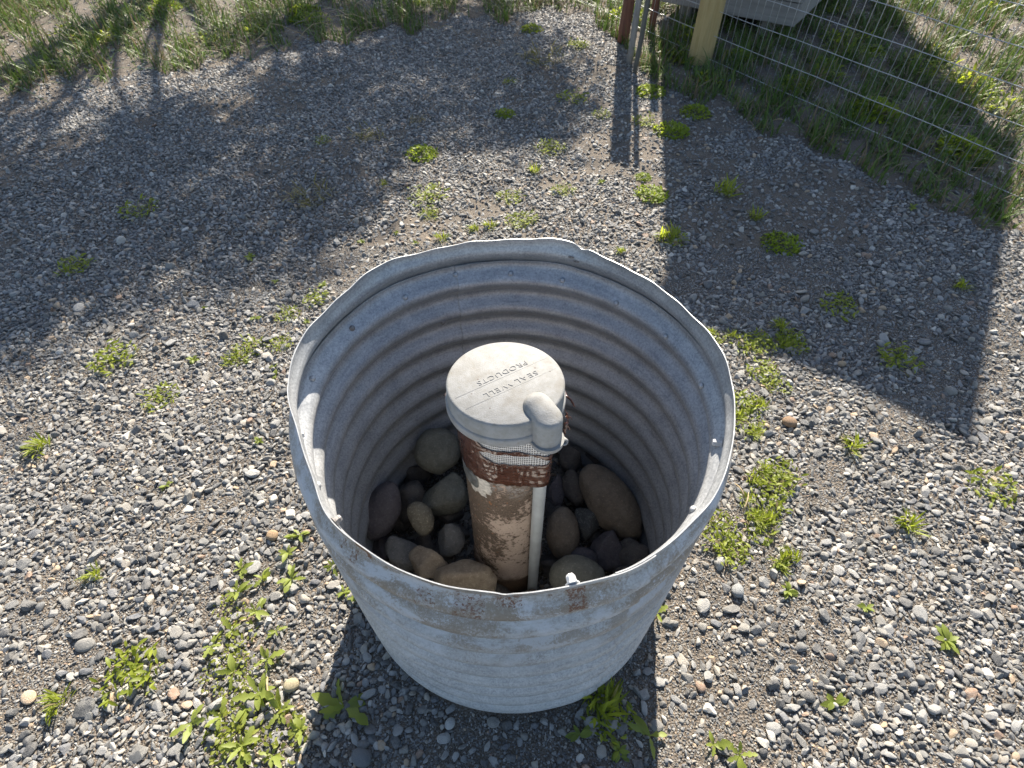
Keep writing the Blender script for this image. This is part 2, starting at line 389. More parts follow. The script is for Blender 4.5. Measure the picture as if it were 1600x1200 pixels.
# ---- scatter: largest stones first, each where there is still room
RES = .003
X0, X1, Y0, Y1 = -5.4, 5.4, -.85, 6.1
W_, H_ = int((X1 - X0) / RES), int((Y1 - Y0) / RES)
occ = [bytearray(W_) for _ in range(H_)]
def half_width(y): return 800 / FPX * (y * math.cos(PITCH) + CAMZ * math.sin(PITCH)) + 1.35
def place(n, lo, hi, ymax, overlap, ymin=Y0, soilmask=0.0):
    out = []
    ys = ymin + (ymax - ymin) * rng.random(n) ** .8
    xs = (rng.random(n) * 2 - 1)
    ss = lo + (hi - lo) * rng.random(n) ** 1.7
    sn = rng.random(n)
    for y, u, s, q in zip(ys, xs, ss, sn):
        x = u * (half_width(y))
        if abs(x) > 5.2: continue
        dx, dy = x - CX, y - CY
        d2 = dx * dx + dy * dy
        if d2 < (RAD + .008 + s * .42) ** 2 and d2 > (RAD - .03) ** 2: continue
        if d2 < RAD * RAD and s > .012: continue
        if y > 2.2:
            pp_ = to_pix(x, y)
            if q < .93 and (verge(*pp_, -1) or fenceside(*pp_, -1)): continue
        if soilmask:
            sm = math.sin(3.1 * x + 1.7 * y) + math.sin(5.3 * y - 4.1 * x + 1) + .7 * math.sin(13 * x + 9 * y) + .7 * math.sin(11 * x - 17 * y)
            if sm + .9 * math.sin(1.3 * x - .8 * y + 2.2) > .85 and q < soilmask: continue
        ix = int((x - X0) / RES); iy = int((y - Y0) / RES); r = s / RES * overlap
        a = int(r * .75)
        if iy - a < 0 or iy + a >= H_ or ix - a < 0 or ix + a >= W_: continue
        if occ[iy][ix] or occ[iy][ix - a] or occ[iy][ix + a] or occ[iy - a][ix] or occ[iy + a][ix]: continue
        ir = int(r)
        for k in range(-ir, ir + 1):
            if 0 <= iy + k < H_:
                w = int(math.sqrt(max(0, r * r - k * k))); lo_ = max(0, ix - w); hi_ = min(W_, ix + w + 1)
                occ[iy + k][lo_:hi_] = b'\x01' * (hi_ - lo_)
        out.append((x, y, s))
    return out
# s is the half length of a stone
big = place(700, .015, .023, 2.4, .85)
mid = place(62000, .0095, .0155, 6.0, .8, soilmask=.5)
sml = place(285000, .0065, .011, 6.0, .78, soilmask=.9)
tin = place(340000, .0035, .0068, 6.0, .75, soilmask=.7)
fin = place(420000, .0018, .0038, 2.1, .7, ymin=-.2)
print('stones', len(big), len(mid), len(sml), len(tin), len(fin))

def scatter(name, rows, mat=STONE):
    a = np.array(rows); n = len(a)
    sz = a[:, 2]
    P = np.c_[a[:, 0], a[:, 1], gz(a[:, 0], a[:, 1]) + sz * rng.uniform(.0, .32, n)]
    me = bpy.data.meshes.new(name); me.vertices.add(n); me.vertices.foreach_set('co', P.ravel())
    rot = np.c_[rng.normal(0, .5, n), rng.normal(0, .5, n), rng.uniform(0, 2 * PI, n)]
    at_ = me.attributes.new('turn', 'FLOAT_VECTOR', 'POINT'); at_.data.foreach_set('vector', rot.ravel())
    sc = sz[:, None] * np.c_[np.ones(n), rng.uniform(.8, 1.15, n), rng.uniform(.8, 1.2, n)]
    at_ = me.attributes.new('size', 'FLOAT_VECTOR', 'POINT'); at_.data.foreach_set('vector', sc.ravel())
    at_ = me.attributes.new('shape', 'INT', 'POINT'); at_.data.foreach_set('value', rng.integers(0, len(STONES), n).astype(np.int32))
    me.materials.append(mat)
    o = link(bpy.data.objects.new(name, me))
    ng = bpy.data.node_groups.new('scatter_stones', 'GeometryNodeTree')
    ng.interface.new_socket('Geometry', in_out='INPUT', socket_type='NodeSocketGeometry')
    ng.interface.new_socket('Geometry', in_out='OUTPUT', socket_type='NodeSocketGeometry')
    N, L = ng.nodes, ng.links
    gi = N.new('NodeGroupInput'); go = N.new('NodeGroupOutput')
    ip = N.new('GeometryNodeInstanceOnPoints'); ci = N.new('GeometryNodeCollectionInfo')
    ci.inputs['Collection'].default_value = SRC; ci.inputs['Separate Children'].default_value = True; ci.inputs['Reset Children'].default_value = True
    L.new(gi.outputs[0], ip.inputs['Points']); L.new(ci.outputs[0], ip.inputs['Instance']); ip.inputs['Pick Instance'].default_value = True
    for nm, ty, sk in (('turn', 'FLOAT_VECTOR', 'Rotation'), ('size', 'FLOAT_VECTOR', 'Scale'), ('shape', 'INT', 'Instance Index')):
        na = N.new('GeometryNodeInputNamedAttribute'); na.data_type = ty; na.inputs['Name'].default_value = nm
        L.new(na.outputs[0], ip.inputs[sk])
    L.new(ip.outputs[0], go.inputs[0])
    md = o.modifiers.new('scatter', 'NODES'); md.node_group = ng
    return tag(o, kind='stuff')
SRC = bpy.data.collections.new('stone_shapes')
for k_, me in enumerate(STONES): SRC.objects.link(bpy.data.objects.new('stone_shape_%02d' % k_, me))

# the stones that show largest are pieces of their own in the ground; the rest is loose gravel
allb = sorted(big + mid, key=lambda t: -t[2] / (t[1] * math.cos(PITCH) + CAMZ * math.sin(PITCH)))
def in_photo(x, y):
    d = y * math.cos(PITCH) + CAMZ * math.sin(PITCH)
    px = 800 + FPX * x / d; py = 600 - FPX * (y * math.sin(PITCH) - CAMZ * math.cos(PITCH)) / d
    return 0 < px < 1600 and 0 < py < 1200 and (x - CX) ** 2 + (y - CY) ** 2 > RAD ** 2
shown = [t for t in allb if in_photo(t[0], t[1])][:285]
ids = set(map(id, shown))
for x, y, s in shown:
    o = bpy.data.objects.new('stone', random.choice(STONES)); link(o, ground)
    o.location = (x, y, float(gz(x, y)) + s * .22); o.rotation_euler = (random.gauss(0, .25), random.gauss(0, .25), random.uniform(0, 6.28))
    o.scale = (s, s * random.uniform(.85, 1.1), s * random.uniform(.8, 1.1))
scatter('gravel', [t for t in big + mid if id(t) not in ids] + sml)
scatter('fine_gravel', tin + fin)

# ================================================================== OBJECTS
# ---- corrugated steel ring
RIMT = [(-179, .383), (-172, .379), (-160, .361), (-144, .363), (-133, .382), (-122, .381), (-111, .382), (-103, .382), (-93, .383), (-88, .385), (-77, .381),
        (-68, .386), (-62, .388), (-54, .386), (-48, .384), (-41, .388), (-33, .385), (-23, .38), (-13, .379), (-4, .378), (7, .377), (21, .369),
        (37, .367), (52, .371), (64, .382), (71, .396), (80, .388), (90, .382), (113, .384), (130, .399), (146, .381), (157, .381), (170, .387), (181, .383)]
ta = np.array([a for a, _ in RIMT]); tr = np.array([r for _, r in RIMT]) - RAD
gr_ = np.arange(-180, 180, 1.0); gv = np.interp(gr_, ta, tr, period=360)
ker = np.exp(-.5 * (np.arange(-9, 10) / 3.2) ** 2); ker /= ker.sum()
gv = np.convolve(np.r_[gv[-9:], gv, gv[:9]], ker, 'valid')
def rim_dr(azd): return np.interp(azd, gr_, gv, period=360)
PITCHC, AMP, D0 = .082, .0128, .15
def ring_r(azd, d):
    """radius at azimuth (degrees) and depth below the rim: corrugation, plus the lip's dents fading downwards"""
    fade = np.exp(-(d / .055) ** 1.4)
    return RAD + AMP * np.cos(2 * PI * (d - D0) / PITCHC) * (1 - .97 * np.exp(-(d / .032) ** 2)) + (rim_dr(azd) - 0) * fade + .0025 * np.sin(np.radians(azd) * 3 + d * 5)
def rim_z(azd):
    a = np.radians(azd)
    return .0025 * np.sin(5 * a + 1) + .0018 * np.sin(11 * a + .3) + .001 * np.sin(29 * a) - .009 * np.exp(-((azd - 66.5) / 2.2) ** 2) - .004 * np.exp(-((azd + 91) / 1.2) ** 2)
def sheet(name, a0, a1, d_top, off0, off1, mat, parent, thick=.0016, bottom=-.02):
    """rolled corrugated sheet from azimuth a0 to a1 (more than a full turn: the ends lap), radius offset off0 at its start, off1 at its end"""
    na = int((a1 - a0) * 1.6); azs = np.linspace(a0, a1, na); depth = RIM - bottom
    ds = np.concatenate([[0, .002, .006], np.arange(.012, depth - d_top, .0052), [depth - d_top]]) + d_top
    A, Dp = np.meshgrid(azs, ds); azw = (A + 180) % 360 - 180
    off = off0 + (off1 - off0) * (A - a0) / (a1 - a0)
    # the lap: all of the change of radius happens in the last few degrees
    off = off0 + (off1 - off0) * np.clip((A - (a1 - 16)) / 8, 0, 1)
    r = ring_r(azw, Dp) + off
    zz = RIM - Dp + rim_z(azw) * np.exp(-(Dp - d_top) / .02) * (1 if d_top < .01 else .25)
    th = np.radians(A)
    nd = len(ds)
    Vo = np.c_[(CX + r * np.cos(th)).ravel(), (CY + r * np.sin(th)).ravel(), zz.ravel()]
    r2 = r - thick
    Vi = np.c_[(CX + r2 * np.cos(th)).ravel(), (CY + r2 * np.sin(th)).ravel(), zz.ravel()]
    V = np.r_[Vo, Vi]; n1 = na * nd
    ii, jj = np.meshgrid(np.arange(na - 1), np.arange(nd - 1)); k = (jj * na + ii).ravel()
    Fo = np.c_[k, k + na, k + na + 1, k + 1]; Fi = np.c_[k, k + 1, k + na + 1, k + na] + n1
    t = np.arange(na - 1); Ft = np.c_[t, t + 1, t + 1 + n1, t + n1]
    e = np.arange(nd - 1) * na; Fe0 = np.c_[e, e + n1, e + na + n1, e + na]; e2 = e + na - 1; Fe1 = np.c_[e2, e2 + na, e2 + na + n1, e2 + n1]
    F = np.r_[Fo, Fi, Ft, Fe0, Fe1]
    o = obj(name, V, F, mat[0], parent)
    o.data.materials.append(mat[1]); o.data.materials.append(EDGE)
    mi = np.r_[np.zeros(len(Fo)), np.ones(len(Fi)), np.full(len(Ft) + len(Fe0) + len(Fe1), 2)].astype(np.int32)
    o.data.polygons.foreach_set('material_index', mi)
    sm = mi < 2; o.data.polygons.foreach_set('use_smooth', sm)
    patch = np.maximum.reduce([((np.abs(azw + 121.6) < 1.7 + .5 * np.sin(Dp * 260)) & (Dp < .036 + .006 * np.sin(azw * 2.1))) * 1., ((np.abs(azw + 129) < 1.1) & (np.abs(Dp - .04) < .014)) * .45, ((np.abs(azw + 125.5) < 1.3) & (np.abs(Dp - .05) < .012)) * .46,
                               ((np.abs(azw + 98) < 3.5) & (np.abs(Dp - .06) < .035)) * .46, ((np.abs(azw + 90) < 3) & (np.abs(Dp - .025) < .025)) * .48, ((np.abs(azw + 76) < 2.2) & (np.abs(Dp - .045) < .02)) * .5, ((np.abs(azw + 107) < 2.5) & (np.abs(Dp - .055) < .012)) * .44])
    for nm, val in (('below_rim', np.tile(Dp.ravel(), 2)), ('azimuth', np.tile(azw.ravel(), 2)), ('rust_patch', np.tile(patch.ravel(), 2))):
        at_ = o.data.attributes.new(nm, 'FLOAT', 'POINT'); at_.data.foreach_set('value', val.astype(np.float32))
    return o
ring = empty('culvert_ring', (0, 0, 0))
tag(ring, 'open corrugated galvanized steel culvert ring standing on the gravel around the well pipe', 'culvert')
sheet('outer_sheet', -69, 300, 0, 0, .0026, (ZOUT, ZIN), ring)
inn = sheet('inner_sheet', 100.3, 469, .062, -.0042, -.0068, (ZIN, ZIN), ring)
def bolt(azd, d, mat, rad=.0065, length=.006, stick=.0):
    r = float(ring_r(np.array([azd]), np.array([d]))[0]) - .0055 - stick
    a = R_(azd); bm = bmesh.new()
    n = 6 if length > .008 else 12
    V, F = lathe([(0.0005, length), (rad * .75, length), (rad, length * .72), (rad, 0), (rad * 1.5, 0), (rad * 1.5, -.002), (rad * .5, -.003)] if length > .008 else
                 [(.0004, length), (rad * .55, length * .9), (rad * .9, length * .5), (rad, 0), (rad * .9, -.002)], n)
    o = obj('bolt', V, F, mat, ring, smooth=length <= .008)
    o.location = (CX + r * math.cos(a), CY + r * math.sin(a), RIM - d)
    o.rotation_euler = Vector((-math.cos(a), -math.sin(a), 0)).to_track_quat('Z', 'Y').to_euler()
    return o
for azd, d, mt in [(149.6, .087, BOLTD), (128, .093, BOLT), (109, .082, BOLT), (90, .089, BOLT), (71.7, .092, BOLT), (50.8, .099, BOLT), (29.3, .099, BOLT), (7.2, .099, BOLT),
                   (172.1, .085, BOLT), (116, .20, BOLTD), (-36, .10, BOLT), (-152, .10, BOLT)]:
    bolt(azd, d, mt)
bolt(-167.5, .080, WHITEB, .0070, .013); bolt(-14.5, .088, WHITEB, .0070, .013); bolt(-77.5, .007, WHITEB, .0065, .0115); bolt(-131.5, .012, BOLTD, .006, .009)
# puncture in the lip near its torn corner
V, F = lathe([(.001, .0004), (.004, .0006), (.0055, 0)], 9)
for azd, d in ((69.5, .028), (67.5, .034)):
    r = float(ring_r(np.array([azd]), np.array([d]))[0]) - .0022; a = R_(azd)
    o = obj('puncture_scar', V, F, BOLTD, ring); o.location = (CX + r * math.cos(a), CY + r * math.sin(a), RIM - d)
    o.rotation_euler = Vector((-math.cos(a), -math.sin(a), 0)).to_track_quat('Z', 'Y').to_euler(); o.scale = (1.4, .6, 1)

# ---- the well head
WX, WY, CAPZ = -.011, .615, .790
well = empty('well_head', (WX, WY, 0))
tag(well, 'flaking painted well casing pipe with a pale cast cap and brown tape wrap', 'well')
CR = .0845
prof = [(CR, -.03)] + [(CR + (.004 * math.exp(-((z - .13) / .012) ** 2)), z) for z in np.arange(0, .745, .01)] + [(CR, .75)]
V, F = lathe(prof, 96); obj('casing_pipe', V, F, CASM, well)
# plate and torn paper on the pipe
def curved_patch(name, a0, a1, z0, z1, off, mat, ragged=0.0, corner=.0, seed=1, parent=None):
    r = np.random.default_rng(seed); na, nz = 26, 20; V = []; F = []
    for jz in range(nz + 1):
        for ia in range(na + 1):
            u, w = ia / na * 2 - 1, jz / nz * 2 - 1
            # round the corners, roughen the outline
            k = 1.0
            m_ = (abs(u) ** 5 + abs(w) ** 5) ** .2
            mm = max(abs(u), abs(w))
            if mm > 0: k = mm / max(m_, 1e-6)
            if ragged: k *= 1 + ragged * (mnoise.noise((u * 2.7 + seed, w * 2.7, seed)) + .7 * mnoise.noise((u * 8 + seed, w * 8, seed))) * mm
            a = R_((a0 + a1) / 2 + (a1 - a0) / 2 * u * k); z = (z0 + z1) / 2 + (z1 - z0) / 2 * w * k
            rr = CR + off
            V.append((rr * math.cos(a), rr * math.sin(a), z))
    for jz in range(nz):
        for ia in range(na):
            b = jz * (na + 1) + ia; F.append([b, b + 1, b + na + 2, b + na + 1])
    o = obj(name, V, F, mat, parent or well)
    sd = o.modifiers.new('thickness', 'SOLIDIFY'); sd.thickness = off * .6; sd.offset = 1
    return o
pp = curved_patch('torn_paper', -176, -112, .528, .604, .0007, PAPER, .42, seed=5)
pl = curved_patch('name_plate', -172, -128, .545, .589, .0022, PLATE, .0, seed=2)
V, F = lathe([(.0003, .0012), (.0018, .001), (.0026, 0)], 10)
for aa in (-134,):
    o = obj('rivet', V, F, BOLTD, pl); a = R_(aa); o.location = ((CR + .0042) * math.cos(a), (CR + .0042) * math.sin(a), .567)
    o.rotation_euler = Vector((math.cos(a), math.sin(a), 0)).to_track_quat('Z', 'Y').to_euler()
# conduit down the side
KX, KY = .0637, -.0765
V, F = tube([(KX, KY, z) for z in np.linspace(-.02, .742, 12)], .0128, 20); obj('conduit', V, F, PVC, well)
# tape bands follow the hull of pipe and conduit
ang = np.linspace(0, 2 * PI, 240, endpoint=False)
pts = np.r_[np.c_[np.cos(ang), np.sin(ang)] * CR, np.c_[np.cos(ang), np.sin(ang)] * .0135 + [KX, KY]]
def hull_r(theta):
    # radial extent of the convex hull in direction theta
    dirs = np.c_[np.cos(ang), np.sin(ang)]; sup = (pts @ dirs.T).max(0)
    c = np.cos(theta[:, None] - ang[None, :]); q = np.where(c > .02, sup[None, :] / np.maximum(c, .02), 9)
    return q.min(1)
def band(name, ztop, zbot, off, mat, seed, wob=.004, parent=None, a0=-180, a1=180, crease=.0012, na=300, nz=14):
    azs = np.linspace(a0, a1, na + 1); th = np.radians(azs); hr = hull_r(th) + off; V = []; F = []
    for jz in range(nz + 1):
        w = jz / nz
        for ia in range(na + 1):
            a = azs[ia]; s = th[ia]
            c_, d_ = math.cos(s) * 2.2, math.sin(s) * 2.2
            zt = ztop(a) + wob * mnoise.noise((c_ * 2, d_ * 2, seed)) + wob * .4 * mnoise.noise((c_ * 9, d_ * 9, seed)); zb = zbot(a) + wob * mnoise.noise((c_ * 2, d_ * 2, seed + 5)) + wob * .4 * mnoise.noise((c_ * 8, d_ * 8, seed + 7))
            z = zt + (zb - zt) * w
            cr = crease * (mnoise.noise((c_ * 1.6, d_ * 1.6, z * 160 + seed)) + .8 * mnoise.noise((c_ * 7, d_ * 7, z * 60 + seed)))
            r = hr[ia] + cr + .0004 * math.sin(w * PI)
            V.append((r * math.cos(s), r * math.sin(s), z))
    m_ = na + 1
    for jz in range(nz):
        for ia in range(na):
            b = jz * m_ + ia; F.append([b, b + m_, b + m_ + 1, b + 1])
    o = obj(name, V, F, mat, parent or well)
    at_ = o.data.attributes.new('azimuth', 'FLOAT', 'POINT'); at_.data.foreach_set('value', np.tile(azs, nz + 1).astype(np.float32))
    sd = o.modifiers.new('thickness', 'SOLIDIFY'); sd.thickness = .0006; sd.offset = 1
    return o
wt = band('woven_tape', lambda a: .752, lambda a: .640, .0022, MESHT, 3.3, .001, crease=.0003)
sm = lambda a, c, w: 1 / (1 + math.exp(-(a - c) / w))
band('brown_tape', lambda a: .668 + .085 * (1 - sm(a, -127, 5)) * sm(a, -200, 9) + .05 * sm(a, -40, 4), lambda a: .602 + .006 * math.sin(R_(a)), .0044, TAPE, 9.1, .006, na=420, nz=22, crease=.0010)
band('brown_tape', lambda a: .707 + .03 * (1 - sm(a, -124, 4)) - .008 * sm(a, -64, 3), lambda a: .699 - .05 * (1 - sm(a, -128, 5)) - .022 * sm(a, -52, 4), .0056, TAPE, 4.7, .006, a0=-190, a1=-20, crease=.0009, na=260)
# loose scraps of dried tape
def scrap(p0, p1, w, seed, mat=TAPE):
    p0, p1 = Vector(p0), Vector(p1); d = (p1 - p0); sidev = d.cross(Vector((.3, .5, .8))).normalized(); V = []; F = []
    for k in range(9):
        t = k / 8; c = p0 + d * t + Vector((mnoise.noise((t * 3, seed, 0)), mnoise.noise((t * 3, seed, 5)), mnoise.noise((t * 3, seed, 9)))) * .006
        ww = w * (1 - .5 * t) * (.8 + .5 * mnoise.noise((t * 5, seed, 2))); tw = Matrix.Rotation(t * 2.2 + seed, 3, d.normalized()) @ sidev
        V += [tuple(c - tw * ww), tuple(c + tw * ww)]
    for k in range(8): F.append([2 * k, 2 * k + 1, 2 * k + 3, 2 * k + 2])
    o = obj('tape_scrap', V, F, mat, well); sd = o.modifiers.new('thickness', 'SOLIDIFY'); sd.thickness = .0008
for k_, (p0, p1, w) in enumerate([((.098, .012, .752), (.122, -.018, .738), .0032), ((.1, -.02, .742), (.108, -.034, .728), .004), ((.102, -.04, .74), (.109, -.05, .715), .005),
                                 ((.1, -.05, .735), (.101, -.058, .70), .005), ((.104, -.028, .735), (.114, -.034, .722), .002), ((-.098, .0, .735), (-.108, .0, .752), .006)]):
    scrap(p0, p1, w, k_ * 1.7 + .3)
# cap: cast disc, tilted a little away
capm = bpy.data.objects.new('cap', None); capm.location = (0, 0, CAPZ); capm.rotation_euler = (R_(-4.0), 0, 0); link(capm, well)
RC = .1
prof = [(.0004, -.012), (.09, -.012), (.098, -.05), (RC + .0035, -.05), (RC + .0042, -.048), (RC + .0042, -.036), (RC + .0034, -.034), (RC + .0012, -.0325), (RC + .0008, -.006), (RC - .0006, -.0022), (RC - .0036, 0), (.0004, 0)]
V, F = lathe(prof, 128); o = obj('cap_shell', V, F, CAPM, capm)
es = o.modifiers.new('crisp', 'EDGE_SPLIT'); es.split_angle = R_(50)
# hooded conduit boss on the cap
def hood():
    ax0, ax1 = Vector((.0525, -.0585)), Vector((.0675, -.084)); nseg = 14; ax = (ax1 - ax0).normalized(); pr = Vector((-ax.y, ax.x)); V = []; F = []
    lev = [(-.066, .0215, .0, 1.0), (-.056, .0255, .001, 1), (-.0555, .0275, .003, 1), (-.047, .0280, .003, 1), (-.046, .0248, .001, 1), (-.02, .0248, 0, 1), (-.004, .0247, -.0005, 1)]
    for q in range(1, 9):
        t = q / 8 * PI / 2; lev.append((-.004 + .0245 * math.sin(t), .0006 + .0241 * math.cos(t), -.0005 - .011 * (1 - math.cos(t)), 1))
    ring_n = 0
    for z, r, ext, _ in lev:
        a0, a1 = ax0 + ax * (.0), ax1 + ax * ext * 1.0
        loop = []
        for k in range(nseg + 1):
            t = -PI / 2 + PI * k / nseg; loop.append(a1 + ax * (math.cos(t) * r) + pr * (math.sin(t) * r))
        for k in range(nseg + 1):
            t = PI / 2 + PI * k / nseg; loop.append(a0 + ax * (math.cos(t) * r) + pr * (math.sin(t) * r))
        ring_n = len(loop)
        for q in loop:
            # the hood's back slopes down towards its outer end
            s = (Vector((q.x, q.y)) - ax0).dot(ax); drop = .15 * max(0, s) if z > .004 else 0
            V.append((q.x, q.y, z - drop * min(1, max(0, (z - .004) / .012)) ))
    for i in range(len(lev) - 1):
        for k in range(ring_n):
            k2 = (k + 1) % ring_n; F.append([i * ring_n + k, i * ring_n + k2, (i + 1) * ring_n + k2, (i + 1) * ring_n + k])
    F.append([(len(lev) - 1) * ring_n + k for k in range(ring_n)]); F.append(list(range(ring_n))[::-1])
    o = obj('conduit_hood', V, F, CAPM, capm)
    es = o.modifiers.new('crisp', 'EDGE_SPLIT'); es.split_angle = R_(55)
hood()
V, F = lathe([(.0025, -.006), (.0028, .005), (.0055, .006), (.0068, .004), (.0068, -.008), (.004, -.009)], 18)
o = obj('screw_lug', V, F, CAPM, capm); o.location = (.0965, -.083, -.060); o.rotation_euler = Vector((.5, -.8, .25)).to_track_quat('Z', 'Y').to_euler()
# raised lettering and guide lines
def words_on_cap(text, p0, p1, size):
    cu = bpy.data.curves.new('lettering', 'FONT'); cu.body = text; cu.size = size; cu.extrude = .0005; cu.bevel_depth = .00012
    cu.offset = -.00022
    cu.space_character = 1.12
    t = bpy.data.objects.new('lettering', cu); COL.objects.link(t)
    bpy.context.view_layer.update()
    me = bpy.data.meshes.new_from_object(t.evaluated_get(bpy.context.evaluated_depsgraph_get()))
    bpy.data.objects.remove(t); me.materials.clear(); me.materials.append(LETM)
    xs = [v.co.x for v in me.vertices]; w = max(xs) - min(xs); x0 = min(xs)
    for v in me.vertices: v.co.x = (v.co.x - x0)
    p0, p1 = Vector(p0), Vector(p1); d = p1 - p0
    o = bpy.data.objects.new('lettering', me); link(o, capm)
    o.location = (p0.x, p0.y, .0003); o.rotation_euler = (0, 0, math.atan2(d.y, d.x)); o.scale = (d.length / w, 1, 1)
P0, P1 = np.array([.0515, .0235]), np.array([-.0370, -.0330])
tdir = (P1 - P0) / np.linalg.norm(P1 - P0); tup = np.array([-tdir[1], tdir[0]])
words_on_cap('SEAL WELL', P0, P1, .0145)
Q0 = np.array([.0335, .0480]); words_on_cap('PRODUCTS', Q0, Q0 + tdir * .098, .0145)
for base, ln in ((P0 + tup * .0142, 1), (Q0 + tup * .0142, 1)):
    s0 = float(base @ tdir); perp = base - tdir * s0; hl = math.sqrt(max(0, (RC - .008) ** 2 - perp @ perp))
    A_, B_ = perp - tdir * hl, perp + tdir * hl
    V, F = tube([(A_[0], A_[1], .0), (B_[0], B_[1], .0)], .00035, 6); obj('guide_line', V, F, LETM, capm)

# ---- river rocks inside the ring
RK = dict(green=mat_rock('grey_green_rock', (.235, .23, .185), (.33, .315, .255)), tan=mat_rock('tan_rock', (.34, .27, .195), (.48, .395, .295)), brown=mat_rock('brown_rock', (.25, .20, .15), (.34, .28, .215), 0, .3),
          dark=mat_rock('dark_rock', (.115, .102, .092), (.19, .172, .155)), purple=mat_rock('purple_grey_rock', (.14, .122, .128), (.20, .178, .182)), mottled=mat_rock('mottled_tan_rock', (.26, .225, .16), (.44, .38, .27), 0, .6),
          grey=mat_rock('grey_rock', (.22, .21, .193), (.32, .305, .275)), veined=mat_rock('veined_dark_rock', (.085, .085, .08), (.15, .15, .14), .9))
def rock(px, py, a, b, angd, z, mat, label, seed, ang=False, sharp=11, wfac=.85):
    """a, b: half sizes in photo pixels; angd: tilt of the long axis in the picture; z: height of its centre"""
    P = at(px, py, z); dpt = depth_at(P); am, bm_ = a * 1.06 * dpt / FPX, b * 1.06 * dpt / FPX
    me = stone_mesh('river_rock', seed, 4, ang, (1, 1, 1), RK[mat], .16, sharp)
    # surface lumps
    co = np.array([v.co[:] for v in me.vertices])
    nrm = np.array([mnoise.fractal(Vector(c) * 1.6 + Vector((seed, 0, 0)), 1.0, 2.0, 4) for c in co]); co *= (1 + .06 * nrm)[:, None]
    co /= np.abs(co).max(0)[None, :]
    right = np.array([1, 0, 0.]); up = np.array([0, math.sin(PITCH), math.cos(PITCH)]); back = np.array([0, -math.cos(PITCH), math.sin(PITCH)])
    ca, sa = math.cos(R_(angd)), math.sin(R_(angd))
    u = right * ca + up * sa; v = -right * sa + up * ca; w = back
    Q = co[:, :1] * am * u + co[:, 1:2] * bm_ * v + co[:, 2:] * (min(am, bm_) * wfac) * w
    me.vertices.foreach_set('co', Q.ravel()); me.update()
    o = bpy.data.objects.new('river_rock', me); link(o); o.location = P
    tag(o, label, 'rock', 'river rocks inside the steel ring')
    return o
